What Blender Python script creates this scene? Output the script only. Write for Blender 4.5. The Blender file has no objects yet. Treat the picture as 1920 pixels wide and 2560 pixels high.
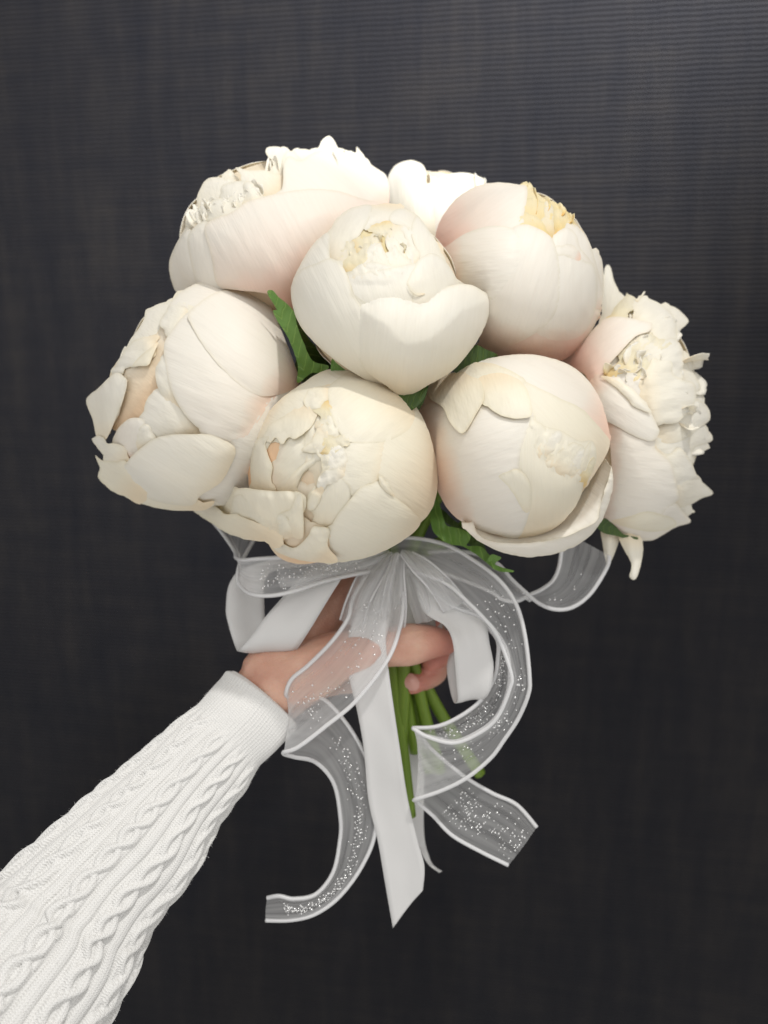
import bpy, bmesh, math, random
import numpy as np
from mathutils import Vector, Matrix, noise
from mathutils.geometry import delaunay_2d_cdt
random.seed(7); np.random.seed(7)
R = math.radians
scene = bpy.context.scene
COL = scene.collection

# ------------------------------------------------------------------ camera
F = 1925.0                       # focal length in pixels of the 1920x2560 frame
PITCH = R(-12)
CAM = Vector((0, 0, 1.45))
cam_d = bpy.data.cameras.new('camera'); cam = bpy.data.objects.new('camera', cam_d); COL.objects.link(cam)
cam.location = CAM
cam.rotation_euler = (R(90) + PITCH, 0, 0)
cam_d.sensor_fit = 'HORIZONTAL'; cam_d.sensor_width = 36; cam_d.lens = 36 * F / 1920
cam_d.clip_start = 0.01; cam_d.clip_end = 50
cam_d.dof.use_dof = True; cam_d.dof.focus_distance = 0.395; cam_d.dof.aperture_fstop = 7.5
scene.camera = cam
CM = Matrix.Rotation(PITCH, 3, 'X')

def P(x, y, d):
    """world point seen at photo pixel x,y at distance d along the view axis"""
    return CAM + CM @ Vector(((x - 960) / F * d, d, -(y - 1280) / F * d))

# ------------------------------------------------------------------ world, lamps
w = bpy.data.worlds.new('World'); scene.world = w; w.use_nodes = True
bg = w.node_tree.nodes['Background']; bg.inputs[0].default_value = (1.0, .982, .95, 1); bg.inputs[1].default_value = 0.82

def lamp(name, kind, loc, target, energy, size, col, spot=None):
    l = bpy.data.lights.new(name, kind); l.energy = energy; l.color = col
    if kind == 'AREA': l.shape = 'DISK'; l.size = size
    else: l.shadow_soft_size = size
    if kind == 'SPOT': l.spot_size = R(spot); l.spot_blend = .9 if name == 'wall_fill' else .5
    o = bpy.data.objects.new(name, l); COL.objects.link(o); o.location = loc
    o.rotation_euler = (Vector(target) - Vector(loc)).to_track_quat('-Z', 'Y').to_euler()
    return o
BQ = P(960, 1000, .46)
lamp('ceiling_spot', 'SPOT', BQ + Vector((.42, -.45, 1.25)), BQ, 45, .024, (1, .975, .935), 70)
lamp('front_fill', 'AREA', BQ + Vector((.08, -.70, .50)), BQ + Vector((0, 0, -.08)), 1.7, .5, (1, .985, .965))  # added soft fill near the camera to lift the shaded petal sides
lamp('wall_fill', 'SPOT', BQ + Vector((.6, -.3, 1.1)), BQ + Vector((.10, .40, .54)), 280, .06, (.97, .98, 1), 60)  # added spot to brighten the upper wall, aimed clear of the blooms
vs = scene.view_settings
vs.view_transform = 'Standard'; vs.look = 'None'; vs.exposure = -0.12; vs.gamma = 1; vs.use_curve_mapping = False

# ------------------------------------------------------------------ object helpers
def link(name, me, mat=None, parent=None, smooth=True):
    o = bpy.data.objects.new(name, me); COL.objects.link(o)
    if mat: me.materials.append(mat)
    if parent: o.parent = parent
    if smooth and len(me.polygons):
        me.polygons.foreach_set('use_smooth', [True] * len(me.polygons))
    return o
def tag(o, label=None, cat=None, group=None, kind=None):
    if label: o['label'] = label
    if cat: o['category'] = cat
    if group: o['group'] = group
    if kind: o['kind'] = kind
    return o
def empty(name, loc=(0, 0, 0)):
    o = bpy.data.objects.new(name, None); COL.objects.link(o); o.location = loc; o.empty_display_size = .02
    return o
def mesh(vs_, fs_, uv=None, name='m'):
    me = bpy.data.meshes.new(name); me.from_pydata([tuple(v) for v in vs_], [], fs_)
    if uv is not None:
        l = me.uv_layers.new(name='UVMap')
        idx = np.empty(len(me.loops), dtype=np.int32); me.loops.foreach_get('vertex_index', idx)
        l.data.foreach_set('uv', np.asarray(uv, dtype=np.float32)[idx].ravel())
    me.update()
    return me
def local(root, vs_):
    b = root.location
    return [Vector(v) - b for v in vs_]
def catmull(pts, n, closed=False):
    pts = [np.asarray(p, float) for p in pts]; out = []; N = len(pts)
    segs = N if closed else N - 1
    for i in range(segs):
        if closed: p0, p1, p2, p3 = pts[i - 1], pts[i], pts[(i + 1) % N], pts[(i + 2) % N]
        else: p0, p1, p2, p3 = pts[max(i - 1, 0)], pts[i], pts[i + 1], pts[min(i + 2, N - 1)]
        for k in range(n):
            t = k / n
            out.append(.5 * (2 * p1 + (p2 - p0) * t + (2 * p0 - 5 * p1 + 4 * p2 - p3) * t * t + (3 * p1 - p0 - 3 * p2 + p3) * t ** 3))
    if not closed: out.append(pts[-1])
    return np.array(out)
def tube(pts, rad, seg=8, cap=True):
    """round tube through 3D points, rad scalar or list"""
    n = len(pts); pts = [Vector(p) for p in pts]
    if not hasattr(rad, '__len__'): rad = [rad] * n
    V = []; Fc = []; up = None
    for i in range(n):
        t = (pts[min(i + 1, n - 1)] - pts[max(i - 1, 0)]).normalized()
        if up is None:
            up = t.orthogonal().normalized()
        up = (up - t * up.dot(t)).normalized(); s = t.cross(up)
        for k in range(seg):
            a = 2 * math.pi * k / seg
            V.append(pts[i] + (up * math.cos(a) + s * math.sin(a)) * rad[i])
    for i in range(n - 1):
        for k in range(seg):
            a = i * seg + k; b = i * seg + (k + 1) % seg
            Fc.append((a, b, b + seg, a + seg))
    if cap:
        Fc.append(tuple(range(seg))[::-1]); Fc.append(tuple(range((n - 1) * seg, n * seg)))
    uv = [(k / seg, i / max(n - 1, 1)) for i in range(n) for k in range(seg)]
    return V, Fc, uv

# ------------------------------------------------------------------ materials
def newmat(name):
    m = bpy.data.materials.new(name); m.use_nodes = True; nt = m.node_tree; nt.nodes.clear()
    out = nt.nodes.new('ShaderNodeOutputMaterial')
    return m, nt, out
def N(nt, t, **kw):
    n = nt.nodes.new(t)
    for k, v in kw.items():
        if k in n.inputs: n.inputs[k].default_value = v
        else: setattr(n, k, v)
    return n
def ramp(nt, stops):
    r = nt.nodes.new('ShaderNodeValToRGB'); e = r.color_ramp.elements
    while len(e) < len(stops): e.new(.5)
    for i, (p, c) in enumerate(stops): e[i].position = p; e[i].color = (*c, 1)
    return r
def petal_mat(name, base, mid, tip, trans, veins=.20, tw=.30, p1=.42):
    m, nt, out = newmat(name); L = nt.links.new
    uv = N(nt, 'ShaderNodeUVMap'); sep = N(nt, 'ShaderNodeSeparateXYZ'); L(uv.outputs[0], sep.inputs[0])
    nz = N(nt, 'ShaderNodeTexNoise', Scale=3.0, Detail=3.0); L(uv.outputs[0], nz.inputs['Vector'])
    ad = N(nt, 'ShaderNodeMath', operation='MULTIPLY_ADD'); ad.inputs[1].default_value = .22; L(nz.outputs[0], ad.inputs[0]); L(sep.outputs[1], ad.inputs[2])
    sb = N(nt, 'ShaderNodeMath', operation='SUBTRACT'); sb.inputs[1].default_value = .11; L(ad.outputs[0], sb.inputs[0])
    rp = ramp(nt, [(0.0, base), (p1, mid), (.88, tip)]); L(sb.outputs[0], rp.inputs[0])
    # fine veins running base to tip
    mp = N(nt, 'ShaderNodeMapping'); mp.inputs['Scale'].default_value = (42, 2.2, 1); L(uv.outputs[0], mp.inputs[0])
    vn = N(nt, 'ShaderNodeTexNoise', Scale=1.0, Detail=4.0, Roughness=.6); L(mp.outputs[0], vn.inputs['Vector'])
    mp2 = N(nt, 'ShaderNodeMapping'); mp2.inputs['Scale'].default_value = (9, 3, 1); L(uv.outputs[0], mp2.inputs[0])
    vn2 = N(nt, 'ShaderNodeTexNoise', Scale=1.0, Detail=2.0); L(mp2.outputs[0], vn2.inputs['Vector'])
    vs_ = N(nt, 'ShaderNodeMath', operation='MULTIPLY_ADD'); vs_.inputs[1].default_value = 4.5; L(vn2.outputs[0], vs_.inputs[0]); L(vn.outputs[0], vs_.inputs[2])
    bp = N(nt, 'ShaderNodeBump', Strength=veins, Distance=.0007); L(vs_.outputs[0], bp.inputs['Height'])
    mx = N(nt, 'ShaderNodeMix', data_type='RGBA', blend_type='MULTIPLY'); mx.inputs[0].default_value = .07
    r2 = ramp(nt, [(.35, (.78, .72, .62)), (.6, (1, 1, 1))]); L(vn.outputs[0], r2.inputs[0])
    ma = N(nt, 'ShaderNodeAttribute', attribute_name='margin'); mf = N(nt, 'ShaderNodeMath', operation='MULTIPLY'); mf.inputs[1].default_value = .5; L(ma.outputs['Fac'], mf.inputs[0])  # creamy margin tint; also puts the soft edge shadows into the colour
    mm = N(nt, 'ShaderNodeMix', data_type='RGBA'); L(mf.outputs[0], mm.inputs[0]); L(rp.outputs[0], mm.inputs[6]); mm.inputs[7].default_value = (tip[0] * .86, tip[1] * .83, tip[2] * .72, 1)
    L(mm.outputs[2], mx.inputs[6]); L(r2.outputs[0], mx.inputs[7])
    pb = N(nt, 'ShaderNodeBsdfPrincipled', Roughness=.5); pb.inputs['Specular IOR Level'].default_value = .35
    pb.inputs['Sheen Weight'].default_value = .12
    L(mx.outputs[2], pb.inputs['Base Color']); L(bp.outputs[0], pb.inputs['Normal'])
    tr = N(nt, 'ShaderNodeBsdfTranslucent'); L(bp.outputs[0], tr.inputs['Normal'])
    mt = N(nt, 'ShaderNodeMix', data_type='RGBA', blend_type='MULTIPLY'); mt.inputs[0].default_value = 1
    L(mx.outputs[2], mt.inputs[6]); mt.inputs[7].default_value = (*trans, 1); L(mt.outputs[2], tr.inputs['Color'])
    ms = N(nt, 'ShaderNodeMixShader'); ms.inputs[0].default_value = tw
    L(pb.outputs[0], ms.inputs[1]); L(tr.outputs[0], ms.inputs[2]); L(ms.outputs[0], out.inputs[0])
    return m
W_ = (.87, .85, .79)
M_white = petal_mat('petal_white', (.93, .84, .66), (.93, .905, .81), (.93, .915, .85), (1, .93, .80))
M_cream = petal_mat('petal_cream', (.93, .83, .64), (.93, .895, .765), (.93, .905, .80), (1, .92, .76))
M_blush = petal_mat('petal_blush', (.95, .58, .45), (.93, .84, .75), (.93, .905, .84), (1, .89, .79), p1=.48)
M_blush2 = petal_mat('petal_soft_blush', (.95, .72, .58), (.93, .895, .82), (.93, .912, .85), (1, .91, .80), p1=.27)
M_inner = petal_mat('petal_inner', (.93, .76, .38), (.93, .89, .70), (.93, .91, .80), (1, .90, .62), p1=.45, tw=.4)
M_peach = petal_mat('petal_peach', (.93, .73, .50), (.93, .81, .62), (.93, .87, .74), (1, .86, .62), tw=.3)
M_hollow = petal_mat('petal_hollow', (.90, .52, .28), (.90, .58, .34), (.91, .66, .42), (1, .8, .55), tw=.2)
M_core = petal_mat('petal_core', (.93, .78, .56), (.93, .82, .62), (.93, .87, .72), (1, .82, .58), tw=.3)
M_yellow = petal_mat('petal_yellow', (.92, .62, .18), (.93, .81, .42), (.93, .885, .64), (1, .85, .5), tw=.4)

def leaf_mat(name, a, b):
    m, nt, out = newmat(name); L = nt.links.new
    uv = N(nt, 'ShaderNodeUVMap'); sep = N(nt, 'ShaderNodeSeparateXYZ'); L(uv.outputs[0], sep.inputs[0])
    ab = N(nt, 'ShaderNodeMath', operation='ABSOLUTE'); L(sep.outputs[0], ab.inputs[0])
    # side veins: chevrons off the midrib
    md = N(nt, 'ShaderNodeMath', operation='MULTIPLY_ADD'); md.inputs[1].default_value = -1.1; L(ab.outputs[0], md.inputs[0]); L(sep.outputs[1], md.inputs[2])
    nz = N(nt, 'ShaderNodeTexNoise', Scale=7.0, Detail=3.0); L(uv.outputs[0], nz.inputs['Vector'])
    ad = N(nt, 'ShaderNodeMath', operation='MULTIPLY_ADD'); ad.inputs[1].default_value = .10; L(nz.outputs[0], ad.inputs[0]); L(md.outputs[0], ad.inputs[2])
    sc = N(nt, 'ShaderNodeMath', operation='MULTIPLY'); sc.inputs[1].default_value = 44; L(ad.outputs[0], sc.inputs[0])
    sn = N(nt, 'ShaderNodeMath', operation='SINE'); L(sc.outputs[0], sn.inputs[0])
    pw = N(nt, 'ShaderNodeMapRange'); pw.inputs[1].default_value = .82; pw.inputs[2].default_value = 1; L(sn.outputs[0], pw.inputs[0])
    nb = N(nt, 'ShaderNodeTexNoise', Scale=2.5, Detail=4.0); L(uv.outputs[0], nb.inputs['Vector'])
    rp = ramp(nt, [(.3, a), (.7, b)]); L(nb.outputs[0], rp.inputs[0])
    mx = N(nt, 'ShaderNodeMix', data_type='RGBA'); L(rp.outputs[0], mx.inputs[6]); mx.inputs[7].default_value = (b[0] * 1.7 + .02, b[1] * 1.5 + .02, b[2] * 1.6 + .01, 1)
    fc = N(nt, 'ShaderNodeMath', operation='MULTIPLY'); fc.inputs[1].default_value = .45; L(pw.outputs[0], fc.inputs[0]); L(fc.outputs[0], mx.inputs[0])
    bp = N(nt, 'ShaderNodeBump', Strength=.5, Distance=.0006); L(pw.outputs[0], bp.inputs['Height']); bp.invert = True
    pb = N(nt, 'ShaderNodeBsdfPrincipled', Roughness=.42); L(mx.outputs[2], pb.inputs['Base Color']); L(bp.outputs[0], pb.inputs['Normal'])
    tr = N(nt, 'ShaderNodeBsdfTranslucent'); L(mx.outputs[2], tr.inputs[0])
    ms = N(nt, 'ShaderNodeMixShader'); ms.inputs[0].default_value = .2; L(pb.outputs[0], ms.inputs[1]); L(tr.outputs[0], ms.inputs[2]); L(ms.outputs[0], out.inputs[0])
    return m
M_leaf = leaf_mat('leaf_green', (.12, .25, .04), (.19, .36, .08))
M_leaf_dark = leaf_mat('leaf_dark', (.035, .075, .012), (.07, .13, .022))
M_stem = leaf_mat('stem_green', (.15, .26, .02), (.22, .34, .04))

def cloth_mat(name, col, rough, trans=0.0, alpha=None, sheen=.2, spec=.3):
    m, nt, out = newmat(name); L = nt.links.new
    pb = N(nt, 'ShaderNodeBsdfPrincipled', Roughness=rough); pb.inputs['Base Color'].default_value = (*col, 1)
    pb.inputs['Sheen Weight'].default_value = sheen; pb.inputs['Specular IOR Level'].default_value = spec
    uv = N(nt, 'ShaderNodeUVMap'); mp = N(nt, 'ShaderNodeMapping'); mp.inputs['Scale'].default_value = (1, 90, 1); L(uv.outputs[0], mp.inputs[0])
    nz = N(nt, 'ShaderNodeTexNoise', Scale=6.0, Detail=3.0); L(mp.outputs[0], nz.inputs['Vector'])
    bp = N(nt, 'ShaderNodeBump', Strength=.15, Distance=.0004); L(nz.outputs[0], bp.inputs['Height']); L(bp.outputs[0], pb.inputs['Normal'])
    tr = N(nt, 'ShaderNodeBsdfTranslucent'); tr.inputs[0].default_value = (*col, 1)
    ms = N(nt, 'ShaderNodeMixShader'); ms.inputs[0].default_value = trans; L(pb.outputs[0], ms.inputs[1]); L(tr.outputs[0], ms.inputs[2])
    if alpha is None: L(ms.outputs[0], out.inputs[0])
    else:
        tp = N(nt, 'ShaderNodeBsdfTransparent'); lw = N(nt, 'ShaderNodeLayerWeight', Blend=.45)
        mr = N(nt, 'ShaderNodeMapRange'); mr.inputs[3].default_value = alpha[0]; mr.inputs[4].default_value = alpha[1]; L(lw.outputs['Facing'], mr.inputs[0])
        mp3 = N(nt, 'ShaderNodeMapping'); mp3.inputs['Scale'].default_value = (7, 1.2, 1); L(uv.outputs[0], mp3.inputs[0])
        n3 = N(nt, 'ShaderNodeTexNoise', Scale=1.0, Detail=4.0); L(mp3.outputs[0], n3.inputs['Vector'])
        m3 = N(nt, 'ShaderNodeMapRange'); m3.inputs[1].default_value = .3; m3.inputs[2].default_value = .75; m3.inputs[3].default_value = .72; m3.inputs[4].default_value = 1.4; L(n3.outputs[0], m3.inputs[0])
        mm = N(nt, 'ShaderNodeMath', operation='MULTIPLY'); mm.use_clamp = True; L(mr.outputs[0], mm.inputs[0]); L(m3.outputs[0], mm.inputs[1])
        m2 = N(nt, 'ShaderNodeMixShader'); L(mm.outputs[0], m2.inputs[0]); L(tp.outputs[0], m2.inputs[1]); L(ms.outputs[0], m2.inputs[2]); L(m2.outputs[0], out.inputs[0])
    return m
M_satin = cloth_mat('satin', (.78, .775, .77), .36, .25, sheen=.1, spec=.4)
M_organza = cloth_mat('organza', (.84, .84, .845), .28, .35, spec=.6, alpha=(.29, .95))
M_hem = cloth_mat('organza_hem', (.80, .80, .81), .4, .2, alpha=(.9, .35), spec=.4)
M_wrap = cloth_mat('wrap_cloth', (.66, .65, .62), .5, .3, alpha=(.72, .95))
m, nt, out = newmat('glitter'); g = N(nt, 'ShaderNodeBsdfPrincipled', Roughness=.22, Metallic=.7); g.inputs['Base Color'].default_value = (.95, .95, .95, 1); nt.links.new(g.outputs[0], out.inputs[0]); M_glit = m

# ------------------------------------------------------------------ wall (dark woven covering)
def wall_mat():
    m, nt, out = newmat('woven_wall'); L = nt.links.new
    tc = N(nt, 'ShaderNodeTexCoord')
    def noi(scale, s3, det=3.0, rough=.55):
        mp = N(nt, 'ShaderNodeMapping'); mp.inputs['Scale'].default_value = s3; L(tc.outputs['Object'], mp.inputs[0])
        n = N(nt, 'ShaderNodeTexNoise', Scale=scale, Detail=det, Roughness=rough); L(mp.outputs[0], n.inputs['Vector']); return n
    sep = N(nt, 'ShaderNodeSeparateXYZ'); L(tc.outputs['Object'], sep.inputs[0])
    wob = noi(1.0, (60, 1, 25)); 
    a = N(nt, 'ShaderNodeMath', operation='MULTIPLY_ADD'); a.inputs[1].default_value = .0022; L(wob.outputs[0], a.inputs[0]); L(sep.outputs[2], a.inputs[2])
    s = N(nt, 'ShaderNodeMath', operation='MULTIPLY'); s.inputs[1].default_value = 2 * math.pi / .0044; L(a.outputs[0], s.inputs[0])
    si = N(nt, 'ShaderNodeMath', operation='SINE'); L(s.outputs[0], si.inputs[0])
    # warp threads crossing the ribs
    x2 = N(nt, 'ShaderNodeMath', operation='MULTIPLY'); x2.inputs[1].default_value = 2 * math.pi / .0042; L(sep.outputs[0], x2.inputs[0])
    w2 = noi(1.0, (240, 1, 60), 2.0)
    fine = noi(1.0, (420, 1, 420), 3.0, .7)
    h = N(nt, 'ShaderNodeMath', operation='MULTIPLY_ADD'); h.inputs[1].default_value = 1.1; L(w2.outputs[0], h.inputs[0]); L(si.outputs[0], h.inputs[2])
    h2 = N(nt, 'ShaderNodeMath', operation='MULTIPLY_ADD'); h2.inputs[1].default_value = .8; L(fine.outputs[0], h2.inputs[0]); L(h.outputs[0], h2.inputs[2])
    slub = noi(1.0, (55, 1, 9), 4.0); patch = noi(1.0, (9, 1, 4), 4.0); 
    lin = noi(1.0, (9, 1, 70), 4.0)
    cr = ramp(nt, [(.36, (.0112, .0116, .0148)), (.50, (.0150, .0147, .0170)), (.66, (.0218, .0202, .0206))])
    av = N(nt, 'ShaderNodeMath', operation='MULTIPLY_ADD'); av.inputs[1].default_value = .40; L(slub.outputs[0], av.inputs[0])
    pm = N(nt, 'ShaderNodeMath', operation='MULTIPLY'); pm.inputs[1].default_value = .34; L(patch.outputs[0], pm.inputs[0])
    l2 = N(nt, 'ShaderNodeMath', operation='MULTIPLY_ADD'); l2.inputs[1].default_value = .26; L(lin.outputs[0], l2.inputs[0]); L(pm.outputs[0], l2.inputs[2]); L(l2.outputs[0], av.inputs[2])
    L(av.outputs[0], cr.inputs[0])
    mr = N(nt, 'ShaderNodeMapRange'); mr.inputs[1].default_value = -1; mr.inputs[2].default_value = 2.6; mr.inputs[3].default_value = .74; mr.inputs[4].default_value = 1.28; L(h2.outputs[0], mr.inputs[0])
    mx = N(nt, 'ShaderNodeMix', data_type='RGBA', blend_type='MULTIPLY'); mx.inputs[0].default_value = 1; L(cr.outputs[0], mx.inputs[6]); L(mr.outputs[0], mx.inputs[7])
    bp = N(nt, 'ShaderNodeBump', Strength=.4, Distance=.0006); L(h2.outputs[0], bp.inputs['Height'])
    pb = N(nt, 'ShaderNodeBsdfPrincipled', Roughness=.7); pb.inputs['Specular IOR Level'].default_value = .06
    L(mx.outputs[2], pb.inputs['Base Color']); L(bp.outputs[0], pb.inputs['Normal']); L(pb.outputs[0], out.inputs[0])
    return m
me = mesh([(-2.2, 0, -2.2), (2.2, 0, -2.2), (2.2, 0, 1.8), (-2.2, 0, 1.8)], [(0, 1, 2, 3)])
wall = link('wall', me, wall_mat(), smooth=False)
wall.location = (0, .80, 1.40); wall.rotation_euler = (0, 0, R(-9))
tag(wall, 'charcoal ribbed woven wall covering behind the bouquet', kind='structure')

# ------------------------------------------------------------------ peonies
CROP = dict(A=(0, 0, 1), C1=(400, 320, .42194), C2=(680, 380, .36166), C3=(1050, 420, .46413), C4=(200, 680, .34961), C5=(440, 880, .40989),
            C6=(1020, 860, .34961), K1=(500, 1280, .30139), K2=(940, 1280, .434), K3=(620, 1800, .47016), K4=(0, 1600, .48222),
            K7=(580, 1580, .34961), R1=(1400, 640, .25316), R2=(1400, 1000, .25316), H=(800, 1360, .30139))
def cv(c, pts):
    x0, y0, s = CROP[c]
    return [(x0 + p[0] * s, y0 + p[1] * s) for p in pts]

import warnings; warnings.simplefilter('ignore')
def sheet(name, root, mat, pts, depth, axis, sp=7.0, jit=1.0, thick=.00018, uvscale=200.0, overs=()):
    """closed outline in photo pixels -> triangulated sheet; depth(x,y,edge_distance,u,v) gives the distance of every point"""
    o2 = catmull(pts, 6, True)
    # resample evenly
    seg = np.linalg.norm(np.roll(o2, -1, 0) - o2, axis=1); cum = np.concatenate([[0], np.cumsum(seg)]); tot = cum[-1]
    n = max(12, int(tot / (sp * .8))); q = np.linspace(0, tot, n, endpoint=False)
    cl = np.vstack([o2, o2[:1]])
    ol = np.stack([np.interp(q, cum, cl[:, 0]), np.interp(q, cum, cl[:, 1])], 1)
    sd = random.random() * 100
    for i in range(n):
        a = noise.noise((ol[i, 0] / 14, ol[i, 1] / 14, sd)); b = noise.noise((ol[i, 0] / 14, ol[i, 1] / 14, sd + 50))
        ol[i] += np.array([a, b]) * jit * 1.0
    if overs:
        t = np.roll(ol, -1, 0) - np.roll(ol, 1, 0); nn = np.stack([t[:, 1], -t[:, 0]], 1); nn /= np.maximum(np.linalg.norm(nn, axis=1), 1e-6)[:, None]
        area = (ol[:, 0] * np.roll(ol[:, 1], -1) - np.roll(ol[:, 0], -1) * ol[:, 1]).sum()
        if area < 0: nn = -nn
        push = np.zeros(n)
        for q in overs:
            cen = ol + nn * 9; A_, B_ = q, np.roll(q, -1, 0)
            c = ((A_[:, 1] > cen[:, 1:2]) != (B_[:, 1] > cen[:, 1:2])) & (cen[:, 0:1] < (B_[:, 0] - A_[:, 0]) * (cen[:, 1:2] - A_[:, 1]) / np.where(B_[:, 1] == A_[:, 1], 1e-9, B_[:, 1] - A_[:, 1]) + A_[:, 0])
            push = np.maximum(push, (c.sum(1) % 2 == 1) * 22.0)
        push = np.convolve(np.concatenate([push[-2:], push, push[:2]]), np.ones(5) / 5, 'valid')
        ol = ol + nn * push[:, None]
    x0, y0 = ol.min(0); x1, y1 = ol.max(0)
    gx, gy = np.meshgrid(np.arange(x0, x1, sp), np.arange(y0, y1, sp * .87))
    gx = gx + (np.arange(gx.shape[0]) % 2)[:, None] * sp * .5
    G = np.stack([gx.ravel(), gy.ravel()], 1)
    # inside test + distance
    A = ol; B = np.roll(ol, -1, 0)
    def dist(p):
        d = B - A; t = np.clip(((p[:, None] - A) * d).sum(2) / np.maximum((d * d).sum(1), 1e-9), 0, 1)
        return np.sqrt((((A + t[..., None] * d) - p[:, None]) ** 2).sum(2).min(1))
    py = G[:, 1][:, None]; px = G[:, 0][:, None]
    c = ((A[:, 1] > py) != (B[:, 1] > py)) & (px < (B[:, 0] - A[:, 0]) * (py - A[:, 1]) / np.where(B[:, 1] == A[:, 1], 1e-9, B[:, 1] - A[:, 1]) + A[:, 0])
    ins = c.sum(1) % 2 == 1
    G = G[ins]
    if len(G): G = G[dist(G) > sp * .5]
    allp = [Vector(p) for p in ol] + [Vector(p) for p in G]
    r = delaunay_2d_cdt(allp, [], [list(range(n))], 1, 1e-4)
    V2 = np.array([tuple(v) for v in r[0]]); Fc = [tuple(f) for f in r[2]]
    e = dist(V2)
    ax0 = np.array(axis[0], float); ax = np.array(axis[1], float) - ax0; Ln = np.linalg.norm(ax); ax /= Ln
    rel = V2 - ax0; v = rel @ ax / Ln; u = (rel @ np.array([-ax[1], ax[0]])) / uvscale
    D = depth(V2[:, 0], V2[:, 1], e, u, v)
    Pw = [P(V2[i, 0], V2[i, 1], D[i]) for i in range(len(V2))]
    # face the camera
    cnt = 0
    for f in Fc[:20]:
        a, b, c_ = (V2[k] for k in f[:3]); cnt += np.sign((b[0] - a[0]) * (c_[1] - a[1]) - (b[1] - a[1]) * (c_[0] - a[0]))
    if cnt > 0: Fc = [f[::-1] for f in Fc]
    me = mesh(local(root, Pw), Fc, np.stack([u, np.clip(v, 0, 1)], 1))
    ei = np.empty(len(me.loops), dtype=np.int32); me.loops.foreach_get('edge_index', ei)
    sh = me.attributes.get('sharp_edge') or me.attributes.new('sharp_edge', 'BOOLEAN', 'EDGE')
    sh.data.foreach_set('value', np.bincount(ei, minlength=len(me.edges)) == 1)
    mg = me.attributes.new('margin', 'FLOAT', 'POINT'); mg.data.foreach_set('value', (np.exp(-(e / 4.0) ** 2) * sstep(v, .12, .45)).astype(np.float32))
    o = link(name, me, mat, root)
    if thick:
        s = o.modifiers.new('thickness', 'SOLIDIFY'); s.thickness = thick; s.offset = -1
    return o
def vnoise(x, y, z):
    return np.array([noise.noise((a, b, z)) for a, b in zip(x, y)])
def sstep(t, a, b):
    t = np.clip((t - a) / (b - a), 0, 1); return t * t * (3 - 2 * t)

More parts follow.
